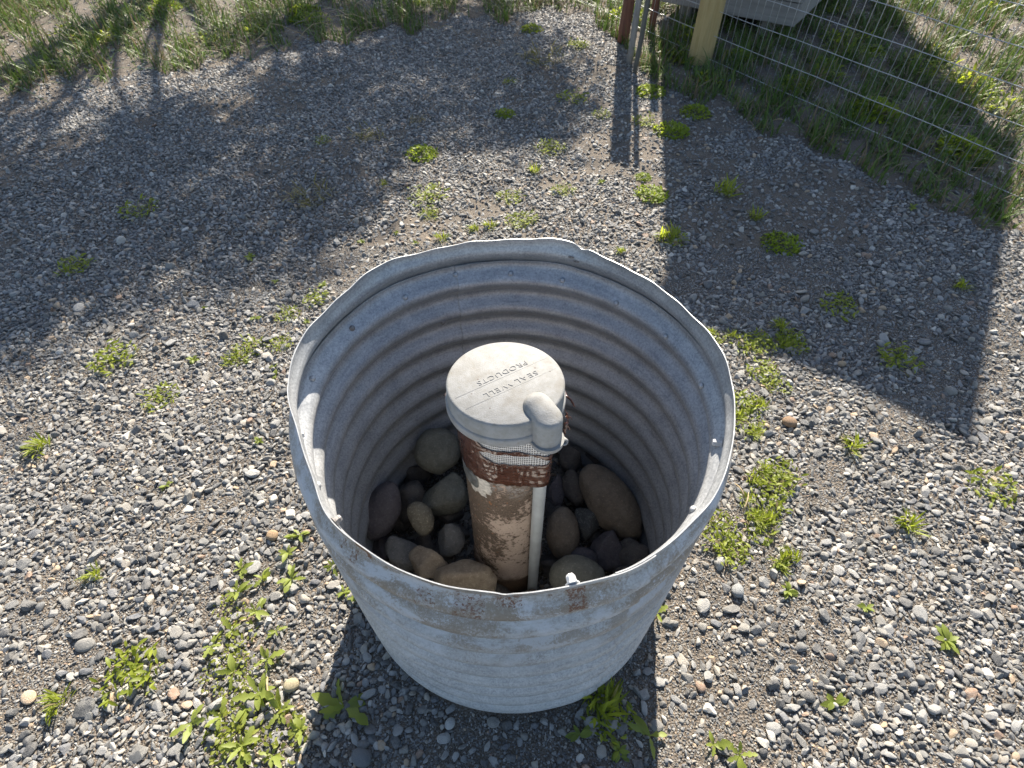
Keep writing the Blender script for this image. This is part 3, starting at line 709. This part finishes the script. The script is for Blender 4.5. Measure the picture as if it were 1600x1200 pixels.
ROCKS = [
 (684, 703, 34, 36, 0, .20, 'green', 'large round grey-green river rock against the ring behind the taped pipe', 1, False),
 (692, 773, 37, 31, 8, .15, 'green', 'smooth grey-green rock with a flat top touching the casing pipe', 2, True),
 (657, 810, 19, 27, 22, .17, 'mottled', 'small oval mottled tan rock among the dark ones', 3, False),
 (597, 796, 27, 47, -22, .17, 'purple', 'long dark purple-grey rock leaning on the ring wall', 4, False),
 (637, 776, 23, 40, -20, .13, 'dark', 'dark brown rock between the purple-grey rock and the grey-green one', 5, True),
 (628, 862, 36, 27, -12, .14, 'grey', 'grey-brown rock with a small dark pit next to the purple-grey rock', 6, True),
 (704, 846, 22, 28, 20, .13, 'grey', 'small cracked grey rock beside the foot of the casing pipe', 7, True),
 (671, 884, 36, 27, -5, .18, 'tan', 'pinkish tan rock with a blunt top near the front lip', 8, True),
 (729, 905, 49, 39, 5, .19, 'tan', 'largest tan rock with a dimple in front of the casing pipe', 9, True),
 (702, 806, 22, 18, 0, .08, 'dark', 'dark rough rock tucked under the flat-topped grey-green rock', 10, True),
 (957, 785, 36, 68, 32, .12, 'brown', 'very long smooth brown rock lying along the ring wall', 11, False),
 (881, 828, 27, 43, 4, .13, 'brown', 'upright rounded brown rock next to the grey conduit', 12, False),
 (921, 815, 22, 29, 8, .10, 'veined', 'dark rock crossed by pale veins between two brown rocks', 13, True),
 (897, 763, 16, 29, 12, .10, 'dark', 'dark rounded rock with a curved edge above the upright brown rock', 14, False),
 (870, 768, 15, 24, 0, .08, 'purple', 'dark slate-grey rock hidden behind the conduit', 15, True),
 (893, 713, 19, 24, 0, .10, 'dark', 'blackish rock at the back below the cap hood', 16, True),
 (949, 862, 25, 32, 15, .08, 'purple', 'dark grey rock between the upright brown rock and the ring lip', 17, True),
 (988, 872, 27, 27, -20, .07, 'dark', 'dark charcoal rock at the lower end of the very long brown rock', 18, True),
 (901, 900, 42, 33, -6, .15, 'green', 'pale olive rock just behind the white bolt head', 19, False),
 (914, 872, 23, 18, -10, .10, 'purple', 'half hidden dark rock behind the pale olive rock', 20, False),
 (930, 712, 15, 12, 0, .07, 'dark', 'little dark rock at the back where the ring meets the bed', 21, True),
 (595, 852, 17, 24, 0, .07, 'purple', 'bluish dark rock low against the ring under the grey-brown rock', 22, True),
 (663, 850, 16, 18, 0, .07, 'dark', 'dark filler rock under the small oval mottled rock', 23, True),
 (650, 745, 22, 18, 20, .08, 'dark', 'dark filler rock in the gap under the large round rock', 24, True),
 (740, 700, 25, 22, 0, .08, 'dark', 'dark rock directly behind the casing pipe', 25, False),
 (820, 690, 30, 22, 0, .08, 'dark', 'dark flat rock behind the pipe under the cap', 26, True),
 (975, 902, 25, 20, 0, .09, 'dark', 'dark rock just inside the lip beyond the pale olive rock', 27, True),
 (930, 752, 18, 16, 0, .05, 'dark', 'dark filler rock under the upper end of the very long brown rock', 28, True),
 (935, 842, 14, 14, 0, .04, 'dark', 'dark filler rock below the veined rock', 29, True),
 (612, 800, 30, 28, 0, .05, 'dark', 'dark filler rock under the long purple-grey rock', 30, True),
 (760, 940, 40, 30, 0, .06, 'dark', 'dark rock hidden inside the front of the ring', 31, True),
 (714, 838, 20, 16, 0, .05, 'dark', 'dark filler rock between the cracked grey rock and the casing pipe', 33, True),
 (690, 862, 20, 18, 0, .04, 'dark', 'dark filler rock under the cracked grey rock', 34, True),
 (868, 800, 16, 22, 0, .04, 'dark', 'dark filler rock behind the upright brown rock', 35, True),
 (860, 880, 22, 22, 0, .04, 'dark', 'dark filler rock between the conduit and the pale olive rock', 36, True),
 (840, 950, 36, 28, 0, .06, 'brown', 'brown rock at the foot of the conduit inside the lip', 32, True),
]
for row in ROCKS: rock(*row)

# ---- fence along the far side
FA, FB = Vector((.585, 5.41)), Vector((1.759, 3.504)); fd = (FB - FA).normalized(); fn = Vector((fd.y, -fd.x))
def fpos(s): return FA + fd * s
fence = empty('wire_fence', (FA.x, FA.y, 0)); tag(fence, 'welded wire mesh fence strung past a round wooden post', 'fence')
S0, S1, FH = -1.3, 6.2, 1.15
def loc_in(p, z=0): return (p.x - FA.x, p.y - FA.y, z)
for k_ in range(9):
    z = .05 + k_ * .1375
    V, F = tube([loc_in(fpos(S0 + (S1 - S0) * t / 40), z + .0015 * math.sin(t * 1.7 + k_) + .005 * math.sin(t * .35 + .3 * k_)) for t in range(41)], .002, 6); obj('horizontal_wire', V, F, WIRE, fence)
V, F = tube([(0, 0, .02), (0, 0, .6), (0, 0, FH + .02)], .0018, 6); vm = mesh_np('vertical_wire', V, F, WIRE)
ns = int((S1 - S0) / .055)
for k_ in range(ns):
    o = bpy.data.objects.new('vertical_wire', vm); link(o, fence); p = fpos(S0 + k_ * .055); o.location = (*loc_in(p)[:2], 0); o.rotation_euler = (random.gauss(0, .008), random.gauss(0, .008), 0)
def post_mesh(h, r):
    V = []; F = []; n = 40
    zs = np.linspace(-.15, h, 30)
    for z in zs:
        for k in range(n):
            t = 2 * PI * k / n; crack = .007 * math.exp(-(((t - 4.75 + .05 * math.sin(z * 4)) / .035) ** 2))
            rr = r * (1 - .02 * z) + .0015 * mnoise.noise((math.cos(t) * 2, math.sin(t) * 2, z * 2)) - crack
            V.append((rr * math.cos(t), rr * math.sin(t), z))
    for i in range(len(zs) - 1):
        for k in range(n):
            k2 = (k + 1) % n; F.append([i * n + k, i * n + k2, (i + 1) * n + k2, (i + 1) * n + k])
    F.append([(len(zs) - 1) * n + k for k in range(n)])
    return V, F
pb = at(1092, 97)
V, F = post_mesh(1.45, .081); post = obj('fence_post', V, F, POSTM, fence); post.location = (pb[0] - FA.x, pb[1] - FA.y, 0); post['label'] = 'thick round peeled yellow wooden post with a long crack'

# ---- stakes beside the fence
def stake(base, top, r0, r1, mat, label, n=9, flat=1.0):
    b = Vector(base); t = Vector(top); P = [b + (t - b) * k / 8 + Vector((.006 * mnoise.noise((k * .6, r0 * 99, 1)), .006 * mnoise.noise((k * .6, r0 * 77, 4)), 0)) for k in range(9)]
    V, F = tube([tuple(p - b) for p in P], [r0 + (r1 - r0) * k / 8 + r0 * .12 * mnoise.noise((k * 1.1, r0 * 50, 2)) for k in range(9)], n)
    o = obj('garden_stake', V, F, mat); o.location = b; tag(o, label, 'stake', 'stakes by the fence'); return o
b = at(983, 100); stake((b[0], b[1], -.05), (b[0] + .03, b[1] + .10, 1.1), .022, .024, GREYW, 'pale weathered grey stake standing in front of the wire fence', 8)
b = at(991, 116); stake((b[0], b[1], -.05), (b[0] + .045, b[1] + .09, .98), .0155, .017, DARKW, 'thin dark stake leaning next to the pale grey stake', 7)
b = at(973, 66); stake((b[0], b[1], -.08), (b[0] + .02, b[1] + .02, 1.3), .042, .04, REDM, 'broad red-brown stake behind the pale grey stake', 10)
b = at(1017, 48); stake((b[0], b[1], -.08), (b[0] + .02, b[1] + .02, 1.05), .030, .028, REDM, 'narrower red-brown stake near the round wooden post', 10)

# ---- small shed beyond the fence, its foot just in view
SC = Vector((2.06, 4.62)); sdn = Vector((-.437, .301)).normalized(); sback = Vector((-sdn.y, sdn.x)) * -1
if sback.y < 0: sback = -sback
SWD, SDP, SHH = 1.06, 2.2, 2.46
shed = empty('shed', (SC.x, SC.y, 0), math.atan2(sdn.y, sdn.x)); tag(shed, 'grey horizontal boarded shed raised on skids behind the wire fence', 'shed')
# local frame: x along the front towards its far corner, y towards the camera side is +, back is -y
nb = 16; bh = (SHH - .10) / nb
yb = -SDP
fm = box_mesh(SWD, .022, bh - .006, .003); me_f = bpy.data.meshes.new('board'); fm.to_mesh(me_f); fm.free(); me_f.materials.append(BOARD)
sm_ = box_mesh(.022, SDP, bh - .006, .003); me_s = bpy.data.meshes.new('board'); sm_.to_mesh(me_s); sm_.free(); me_s.materials.append(BOARD)
for k_ in range(nb):
    z = .10 + bh * (k_ + .5)
    for me, lx, ly in ((me_f, SWD / 2, 0), (me_f, SWD / 2, yb), (me_s, .012, yb / 2), (me_s, SWD - .012, yb / 2)):
        o = bpy.data.objects.new('board', me); link(o, shed); o.location = (lx, ly + (-.0115 if me is me_s else 0) * 0, z + (0 if me is me_f else .002)); o.rotation_euler = (0 if me is me_s else R_(2) * (1 if ly == 0 else -1), 0, 0)
        if me is me_s: o.scale = (1, (SDP - .06) / SDP, 1)
for lx in (.2, SWD - .2):
    bm = box_mesh(.1, SDP - .1, .11, .006); o = from_bm('skid', bm, GREYW, shed); o.location = (lx, yb / 2, .047)
bm = box_mesh(SWD - .08, SDP - .08, .05, 0); o = from_bm('floor_deck', bm, GREYW, shed); o.location = (SWD / 2, yb / 2, .15)
bm = box_mesh(SWD + .1, SDP + .16, .06, .006); o = from_bm('roof', bm, ROOFM, shed); o.location = (SWD / 2, yb / 2, SHH + .05); o.rotation_euler = (R_(1.5), 0, 0)

# ---- trees beyond the frame that throw the dappled shade on the yard
def tree(name, base, h, crown_c, crown_r, nclump, nleaf, label, seed, lean=(0, 0)):
    r = np.random.default_rng(seed); t = empty(name, base); tag(t, label, 'tree', 'trees beyond the yard')
    top = Vector((lean[0], lean[1], h)); P = [top * k / 8 + Vector((.06 * mnoise.noise((k * .5, seed, 0)), .06 * mnoise.noise((k * .5, seed, 3)), 0)) for k in range(9)]
    V, F = tube([tuple(p) for p in P], [.12 * (1 - .8 * k / 8) + .02 for k in range(9)], 12); obj('trunk', V, F, BARK, t)
    cc = []; V = []; F = []
    cr = np.array(crown_r); c0 = np.array(crown_c)
    for k in range(nclump):
        d = r.normal(size=3); d /= np.linalg.norm(d); c = c0 + d * cr * r.uniform(.35, 1.0); cc.append(c)
        s = P[min(8, 3 + int(5 * r.random()))]
        mp = s.lerp(Vector(c), .5) + Vector((0, 0, .12))
        v, f = tube([tuple(s), tuple(mp), tuple(c)], [.035, .022, .008], 6); o_ = len(V); V += v; F += [[q + o_ for q in g] for g in f]
    obj('limbs', V, F, BARK, t)
    n = nclump * nleaf
    C = np.repeat(np.array(cc), nleaf, 0) + r.normal(size=(n, 3)) * np.array([.19, .19, .13])
    a = r.normal(size=(n, 3)); a /= np.linalg.norm(a, axis=1)[:, None]; b_ = np.cross(a, r.normal(size=(n, 3))); b_ /= np.linalg.norm(b_, axis=1)[:, None]
    ln = r.uniform(.03, .06, (n, 1)); q = np.stack([C - a * ln, C + b_ * ln * .45, C + a * ln, C - b_ * ln * .45], 1).reshape(-1, 3)
    obj('crown', q, np.arange(4 * n).reshape(-1, 4), LEAF, t, smooth=False)
tree('leafy_tree', (-.9, 10.2, 0), 4.6, (1.15, -.6, 4.0), (1.55, 1.2, .95), 24, 560, 'leafy tree whose crown dapples the gravel towards the grass verge', 3)
tree('leafy_tree', (-2.75, 8.55, 0), 4.8, (1.3, -.75, 3.9), (1.5, .9, .9), 20, 560, 'denser leafy tree beyond the dry end of the verge', 8)

# ---- weeds
def leaf_mesh(name, mat, L=1.0, W=.32, lobes=0, curl=.25, fold=.18, nseg=7, seed=0):
    V = []; F = []
    for k in range(nseg + 1):
        t = k / nseg; w = W * (math.sin(PI * min(1, t * .92 + .06)) ** .8) * (.35 + .75 * t if lobes else .6 + .4 * t)
        if lobes: w *= 1 + .42 * math.cos(t * lobes * 2 * PI)
        z = curl * t * t * -1 + .12 * t; V += [(-w, t * L, z + fold * w), (0, t * L, z), (w, t * L, z + fold * w)]
    for k in range(nseg):
        b = 3 * k; F += [[b, b + 1, b + 4, b + 3], [b + 1, b + 2, b + 5, b + 4]]
    return mesh_np(name, V, F, mat)
LM = [leaf_mesh('leaf', LEAFB, 1, .2, 2.5, .35), leaf_mesh('leaf', LEAFB, .9, .21, 0, .5, .3, nseg=8), leaf_mesh('leaf', LEAFB, 1, .17, 3.2, .2), leaf_mesh('leaf', LEAFB, 1, .22, 3.4, .3, nseg=12)]
def leaf_np(mat, **k):
    me = leaf_mesh('tmp', mat, **k); V = np.array([v.co[:] for v in me.vertices]); F = [list(p.vertices) for p in me.polygons]; bpy.data.meshes.remove(me); return V, F
def clump(name, mat, n, radius, height, lmin, lmax, seed, W=.3, mode='mound', nseg=3, curl=.3):
    """many small leaves in one weed"""
    r = np.random.default_rng(seed); lv, lf = leaf_np(mat, W=W, nseg=nseg, curl=curl); VV = []; FF = []; o_ = 0
    for k in range(n):
        az = r.uniform(0, 2 * PI)
        if mode == 'mound':
            rr = radius * math.sqrt(r.random()); edge = 1 - (rr / radius) ** 2; base = Vector((rr * math.cos(az), rr * math.sin(az), height * edge * r.uniform(.25, 1.0) - .002))
            el = r.uniform(-.1, 1.1); az2 = az + r.normal(0, .9)
        elif mode == 'sprawl':
            rr = radius * r.random() ** .6; base = Vector((rr * math.cos(az), rr * math.sin(az), height * r.random() ** 1.5)); el = r.uniform(-.1, .9); az2 = r.uniform(0, 2 * PI)
        elif mode == 'grass':
            rr = radius * r.random() ** .8; base = Vector((rr * math.cos(az), rr * math.sin(az), 0)); el = r.uniform(.45, 1.45); az2 = az + r.normal(0, .7)
        else:
            rr = radius * .12 * r.random(); base = Vector((rr * math.cos(az), rr * math.sin(az), r.uniform(0, height * .3))); el = r.uniform(.15, 1.0); az2 = az
        L = r.uniform(lmin, lmax)
        Mx = Matrix.Translation(base) @ Euler((0, 0, az2)).to_matrix().to_4x4() @ Euler((el, 0, 0)).to_matrix().to_4x4() @ Euler((0, r.normal(0, .3), 0)).to_matrix().to_4x4() @ Matrix.Diagonal((L, L, L, 1))
        A_ = np.array(Mx); VV.append(lv @ A_[:3, :3].T + A_[:3, 3]); FF += [[q + o_ for q in g] for g in lf]; o_ += len(lv)
    return mesh_np(name, np.concatenate(VV), FF, mat, True)
MOUND = [clump('weed_mound', LEAF2, 330, .082, .032, .010, .021, 20 + k, .36) for k in range(3)]
SPRAWL = [clump('weed_patch', LEAF, 80 + 14 * k, .085, .03, .014, .034, 40 + k, .21, 'sprawl', 4) for k in range(4)]
TUFT = [clump('weed_tuft', LEAF, 46, .03, .0, .025, .06, 60 + k, .065, 'grass', 4, .35) for k in range(3)]
SPRIG = [clump('weed_sprig', LEAFB, 9 + 2 * k, .03, .02, .018, .036, 80 + k, .27, 'rosette', 5, .4) for k in range(4)]
DEAD = [clump('withered_weed', DRYL, 90, .08, .02, .02, .05, 95 + k, .08, 'sprawl', 3, .3) for k in range(2)]
def weed(kind, px, py, scale, label, group, cat='weed'):
    src = dict(mound=MOUND, sprawl=SPRAWL, tuft=TUFT, sprig=SPRIG, dead=DEAD)[kind]
    p = at(px, py); me = random.choice(src); nm = me.name.split('.')[0]
    o = bpy.data.objects.new(nm, me); link(o); o.location = (p[0], p[1], float(gz(p[0], p[1])) + .002)
    o.rotation_euler = (0, 0, random.uniform(0, 6.28)); s = scale * random.uniform(.92, 1.08); o.scale = (s, s, s * random.uniform(.9, 1.1))
    return tag(o, label, cat, group)
G = 'weeds in the gravel'
for row in [
 ('mound', 1016, 146, 1.25, 'dense yellow-green weed cushion in full sun before the stakes'),
 ('mound', 1018, 303, .95, 'bright weed cushion split by the edge of the shed shadow'),
 ('mound', 1005, 278, .5, 'little bright weed sitting behind the cushion at the shed shadow edge'),
 ('mound', 658, 240, 1.05, 'bright green weed cushion at the end of the dappled tree shade'),
 ('mound', 788, 176, .85, 'lone bright weed cushion in sunlit gravel beyond the ring'),
 ('mound', 1048, 207, 1.2, 'shaded green weed cushion just inside the shed shadow'),
 ('mound', 1086, 181, 1.1, 'shaded weed cushion at the gravel edge below the round post'),
 ('sprawl', 668, 308, 1.2, 'loose lime-green weed with a ragged stem beyond the ring'),
 ('sprawl', 672, 335, .6, 'small upright weed in front of the loose lime-green one'),
 ('sprawl', 860, 232, .95, 'flat yellowish weed in sunlit gravel beyond the torn lip'),
 ('tuft', 1046, 372, 1.5, 'grassy tuft growing on the shadow edge close behind the ring'),
 ('sprawl', 1052, 372, .8, 'flat green weed under the grassy tuft on the shadow edge'),
 ('mound', 1222, 380, 1.05, 'dark green weed cushion out in the shed shadow'),
 ('tuft', 1130, 300, 1.5, 'thin pale tuft in the middle of the shed shadow'),
 ('sprawl', 895, 155, 1.1, 'pair of small sunlit weeds between the tree shade and the stakes'),
 ('sprawl', 1005, 193, .8, 'yellowish weed between the two bright cushions'),
 ('mound', 831, 48, 1.1, 'green weed mound at the foot of the verge'),
 ('sprawl', 905, 76, 1.0, 'bright leafy weed standing before the wire fence'),
 ('sprawl', 797, 130, .6, 'tiny bright weed at the rim of the tree shade'),
 ('dead', 485, 312, 1.5, 'brown withered weed lying in dappled shade'),
 ('dead', 845, 95, 1.9, 'wide brown withered patch before the verge'),
 ('dead', 575, 215, 1.1, 'straw-coloured dry tuft in the tree shade'),
 ('dead', 652, 190, .7, 'small pale dry tuft behind the green cushion'),
 ('sprawl', 505, 225, .6, 'dull green weed in the deep tree shade'),
 ('tuft', 1180, 340, 1.1, 'green tuft in the shed shadow near the dark weed cushion'),
 ]: weed(*row[:4], row[4], G)
# patch by the ring on the shed side: many low plants
for (cx, cy, rx, ry, n, lab, sc) in [
   (1170, 815, 52, 68, 13, 'low sunlit chickweed-like plant matted beside the ring', .66), (1205, 755, 35, 28, 5, 'thin low plant at the upper end of the sunlit mat', .7),
   (1228, 895, 24, 34, 5, 'low sunlit plant at the lower end of the mat', .75), (1170, 655, 22, 38, 7, 'bright green plant hugging the ring wall', .75),
   (1205, 592, 20, 16, 3, 'bright clump in sun just past the shed shadow', .75), (1200, 525, 46, 32, 7, 'dark green plant in the corner of the shed shadow near the ring', .85), (1120, 525, 25, 14, 4, 'dry yellowish plant in the sunlit strip between ring and shed shadow', .6)]:
    for k_ in range(n):
        a = random.uniform(0, 6.28); q = math.sqrt(random.random())
        weed(random.choice(['sprawl', 'sprawl', 'sprig', 'tuft']), cx + rx * q * math.cos(a), cy + ry * q * math.sin(a), sc * random.uniform(.7, 1.15), lab, 'plants by the ring: ' + lab.split(' ')[0] + ' ' + lab.split(' ')[1])
# small sprigs
for lab, grp, lst in [
 ('small sunlit sprig in the gravel beyond the ring', 'sprigs beyond the ring', [(810, 350), (765, 357), (822, 345), (797, 310), (620, 366), (565, 378), (740, 362), (690, 378), (650, 385), (600, 290), (880, 300), (835, 268), (940, 285), (970, 395), (940, 180), (965, 60)]),
 ('young sprig in the strip of sunlit gravel between ring and dappled tree shade', 'sprigs beside the ring', [(432, 443), (505, 448), (495, 470), (450, 495), (400, 500), (480, 505), (390, 545), (440, 540), (432, 590), (388, 565), (430, 575), (405, 690), (392, 405), (365, 560), (320, 480), (250, 620), (300, 560)]),
 ]:
    for px, py in lst:
        kd = random.choice(['sprig', 'sprig', 'sprawl']) if py > 420 else random.choice(['sprawl', 'sprig', 'tuft'])
        weed(kd, px, py, random.uniform(.45, .8) if py > 420 else random.uniform(.5, .85), dict(sprig='star-shaped ', sprawl='flat spreading ', tuft='grassy ')[kd] + lab, grp)
# near weeds, leaf by leaf
def rosette(px, py, n, size, label, seed, up=(.2, .8), grp='broad-leaved weeds in front'):
    r = random.Random(seed); p = at(px, py); t = empty('broadleaf_weed', (p[0], p[1], float(gz(p[0], p[1])) + .004), r.uniform(0, 6))
    tag(t, label, 'weed', grp)
    for k in range(n):
        o = bpy.data.objects.new('leaf', r.choice(LM)); link(o, t)
        az = 2 * PI * k / n + r.gauss(0, .35); L = size * .88 * r.uniform(.5, 1.2)
        o.rotation_euler = (Matrix.Rotation(az, 3, 'Z') @ Matrix.Rotation(r.uniform(*up), 3, 'X') @ Matrix.Rotation(r.gauss(0, .35), 3, 'Y')).to_euler()
        o.scale = (L * r.uniform(.85, 1.2), L, L); o.location = (0, 0, r.uniform(0, .006))
lab_l = 'broad-leaved weed in the sunlit stones next to the shadow of the ring'
for k_, (px, py, n, s) in enumerate([(418, 1028, 8, .048), (405, 1085, 9, .055), (440, 1110, 8, .06), (470, 1140, 7, .05), (385, 1105, 7, .05), (365, 1050, 7, .045), (455, 905, 7, .042), (400, 955, 8, .048), (378, 890, 6, .042),
       (470, 838, 6, .042), (450, 865, 6, .036), (520, 885, 6, .040), (538, 925, 7, .042), (380, 1165, 8, .055), (425, 1180, 6, .045), (430, 985, 5, .036), (362, 985, 6, .042), (330, 1010, 6, .045), (300, 1130, 7, .05), (345, 1120, 6, .04), (372, 925, 6, .045), (410, 905, 6, .04)]):
    rosette(px, py, n, s, ('large ' if s >= .05 else 'medium ' if s > .042 else 'small ') + lab_l, 300 + k_, grp='broad-leaved weeds beside the shadow')
rosette(538, 1105, 6, .078, 'tall single broad-leaved weed straddling the shadow edge of the ring', 400, (.1, .7))
rosette(1012, 1152, 4, .062, 'reddish-stemmed toothed weed poking out of the ring shadow', 402, (.1, .6))
rosette(1112, 1165, 5, .045, 'small toothed weed alone in the sunlit stones', 403); rosette(1152, 1182, 6, .05, 'toothed weed by the larger pale stones in the sun', 404)
rosette(1025, 960, 4, .035, 'yellowish weed squeezed against the ring at the shadow corner', 405)
o = weed('tuft', 935, 1098, 1.25, 'shaded grassy weed under the ring wall', 'shaded weeds'); o = weed('sprawl', 950, 1120, .65, 'shaded leafy weed beside the grassy one', 'shaded weeds'); weed('sprig', 905, 1150, .95, 'shaded weed with thin leaves in the ring shadow', 'shaded weeds'); weed('sprig', 965, 1175, .95, 'dim shaded weed nearest the sunlit stones', 'shaded weeds')
MATW = [clump('weed_mat', LEAFY, 55, .075, .014, .009, .02, 140 + k, .33, 'sprawl', 3) for k in range(3)]
for px, py in [(365, 1030), (385, 1055), (362, 1085), (395, 1125), (360, 1135), (372, 1000), (358, 945), (440, 1150), (365, 1190), (330, 1060), (345, 1160)]:
    p = at(px + random.uniform(-6, 6), py); o = bpy.data.objects.new('weed_mat', random.choice(MATW)); link(o); o.location = (p[0], p[1], float(gz(p[0], p[1])) + .006); o.rotation_euler = (0, 0, random.uniform(0, 6)); sc_ = random.uniform(.5, .85); o.scale = (sc_, sc_, sc_)
    tag(o, 'thin yellow-green seedling mat between the broad-leaved weeds', 'weed', 'seedling mats')
# extra weeds in the yard either side
for px, py in [(120, 420), (220, 330), (60, 700), (150, 900), (210, 1050), (90, 1100), (260, 760), (180, 560), (1330, 700), (1420, 820), (1350, 950), (1480, 1000), (1300, 1100), (1550, 760), (1400, 560), (1310, 480), (1500, 450), (1420, 330)]:
    kd = random.choice(['sprawl', 'sprig', 'tuft'])
    weed(kd, px, py, random.uniform(.6, 1.1), dict(sprawl='low spreading weed alone in open gravel away from the ring', sprig='star-shaped broad-leaved sprig alone in open gravel away from the ring', tuft='grassy tuft alone in open gravel away from the ring')[kd], 'stray weeds')

# ---- grass verge and fence-side growth
def grass_mass(name, pts, hmin, hmax, seed, mat=GRASS, lean=.6):
    r = np.random.default_rng(seed); n = len(pts); P = np.c_[pts, gz(pts[:, 0], pts[:, 1])]
    az = r.uniform(0, 2 * PI, n); h = r.uniform(hmin, hmax, n) * (.5 + r.random(n)); ln = np.abs(r.normal(0, lean, n)); w = r.uniform(.002, .0052, n)
    d = np.c_[np.cos(az), np.sin(az), np.zeros(n)]; s = np.c_[-np.sin(az), np.cos(az), np.zeros(n)] * w[:, None]; V = []
    for t, ww in ((0, 1), (.4, .9), (.75, .6), (1, .08)):
        c = P + d * (h * ln * t ** 1.6)[:, None] + np.c_[np.zeros((n, 2)), h * (t - .35 * ln * t * t).clip(0)]
        V += [c - s * ww, c + s * ww]
    V = np.stack(V, 1).reshape(-1, 3); k = np.arange(n)[:, None] * 8
    F = np.concatenate([k + np.array([[0, 1, 3, 2]]), k + np.array([[2, 3, 5, 4]]), k + np.array([[4, 5, 7, 6]])])
    o = obj(name, V, F, mat, smooth=True); return tag(o, kind='stuff')
def pix_region(n, fn, seed, box):
    r = np.random.default_rng(seed); out = []
    lo, hi = at(box[0], box[1]), at(box[2], box[3])
    while len(out) < n:
        x, y = r.uniform(-5.2, 4.5), r.uniform(2.2, 7.0)
        d = y * math.cos(PITCH) + CAMZ * math.sin(PITCH); px = 800 + FPX * x / d; py = 600 - FPX * (y * math.sin(PITCH) - CAMZ * math.cos(PITCH)) / d
        if fn(px, py, r.random()): out.append((x, y))
    return np.array(out)
verge_pts = pix_region(32000, verge, 5, (0, 0, 1, 1))
g1 = grass_mass('verge_grass', verge_pts, .035, .13, 11, lean=1.0); g1['label'] = 'dry and green grass of the verge behind the gravel'
fence_pts = pix_region(30000, fenceside, 6, (0, 0, 1, 1))
g2 = grass_mass('fence_grass', fence_pts, .035, .13, 12, lean=.8); g2['label'] = 'shaded grass and weeds along the foot of the wire fence'
for k_ in range(96):                                 # leafy mounds along verge and fence
    if k_ < 34: q = verge_pts[random.randrange(len(verge_pts))]; lab, grp = 'dark green leafy clump growing in the grass verge', 'clumps in the verge'
    else: q = fence_pts[random.randrange(len(fence_pts))]; lab, grp = 'green leafy clump in the shaded grass along the fence', 'clumps along the fence'
    me = random.choice(SPRAWL + MOUND); kind_ = 'dense cushion-like' if me in MOUND else 'loose spreading'
    if k_ < 34: lab = kind_ + ' green clump growing in the grass verge'
    else:
        front = (Vector((q[0], q[1])) - FA).dot(fn) * (Vector((0, 0)) - FA).dot(fn) > 0
        lab = kind_ + ' green clump in the grass ' + ('before' if front else 'behind') + ' the wire fence'
    o = bpy.data.objects.new('leafy_clump', me); link(o); o.location = (q[0], q[1], float(gz(q[0], q[1]))); s = random.uniform(1.0, 1.9); o.scale = (s, s, s * 1.2); o.rotation_euler = (0, 0, random.uniform(0, 6)); tag(o, lab, 'weed', grp)
# twigs and straws
def twig(pts, r, mat, label, name='twig', grp='twigs and straws'):
    V, F = tube(pts, [r * (1 - .5 * k / (len(pts) - 1)) for k in range(len(pts))], 6); o = obj(name, V, F, mat); tag(o, label, 'twig', grp)
for k_ in range(26):
    px = random.uniform(330, 900); py = random.uniform(0, np.interp(px, [330, 620, 900], [85, 40, 18])); p = at(px, py); a = random.uniform(-.6, .9); L = random.uniform(.2, .6); z0 = float(gz(p[0], p[1]))
    twig([(p[0] + L * (t - .5) * math.cos(a), p[1] + L * (t - .5) * math.sin(a), z0 + .02 + .09 * math.sin(PI * t) * random.uniform(.6, 1) + .02 * math.sin(t * 9 + k_)) for t in np.linspace(0, 1, 7)], random.uniform(.003, .006), random.choice([TWIGM, STRAW]), 'thin dry twig fallen across the grass verge')
for px, py, a, L, lab in [(1162, 790, 1.1, .07, 'pale straw stalk lying in the sunlit mat of weeds'), (1152, 772, 1.9, .05, 'short bleached straw at the edge of the mat'), (424, 1088, -1.1, .09, 'thin dry stalk arching over the broad-leaved weeds'), (605, 300, .3, .06, 'flat pale splinter at the edge of the tree shade'), (1215, 195, -.2, .09, 'white splinter of wood at the end of the fence-side grass'), (700, 52, -.7, .2, 'curved bleached twig hanging from the verge onto the gravel'), (500, 58, .7, .35, 'long straw stem slanting out of the verge')]:
    p = at(px, py); z0 = float(gz(p[0], p[1])); twig([(p[0] + L * (t - .5) * math.cos(a), p[1] + L * (t - .5) * math.sin(a), z0 + .012 + .02 * L / .09 * math.sin(PI * t)) for t in np.linspace(0, 1, 6)], .0028, STRAW, lab, 'straw')
# distinctive pebbles
for px, py, s, col, lab in [(455, 1070, .0215, (.52, .45, .30), 'smooth cream pebble beside the broad-leaved weeds'), (427, 838, .018, (.47, .33, .20), 'tan pebble in sunlit gravel next to the ring'), (1232, 662, .022, (.33, .22, .14), 'reddish tan angular stone past the plants by the ring'), (565, 1183, .023, (.22, .23, .24), 'rounded grey pebble lying in the ring shadow'), (1150, 928, .021, (.36, .37, .37), 'pale round pebble in sunlit gravel beyond the ring shadow'), (703, 1131, .014, (.62, .62, .60), 'small white chip under the front of the ring')]:
    p = at(px, py); o = bpy.data.objects.new('pebble', stone_mesh('pebble', int(px), 3, False, (1, .82, .6), mat_rock('pebble_%d' % px, tuple(k * .85 for k in col), col, 0, .15), .2)); link(o)
    o.location = (p[0], p[1], float(gz(p[0], p[1])) + s * .45); o.scale = (s, s, s); o.rotation_euler = (.1, .1, random.uniform(0, 3)); tag(o, lab, 'pebble')
p = at(1135, 130); o = obj('plastic_scrap', *tube([(-.05, 0, 0), (-.02, .01, .012), (.02, 0, .01), (.05, .015, 0)], [.004, .014, .012, .003], 7), BLUEP); o.location = (p[0], p[1], .012); o.scale = (1, 1, .5); tag(o, 'scrap of blue plastic in the dark growth before the fence', 'litter')
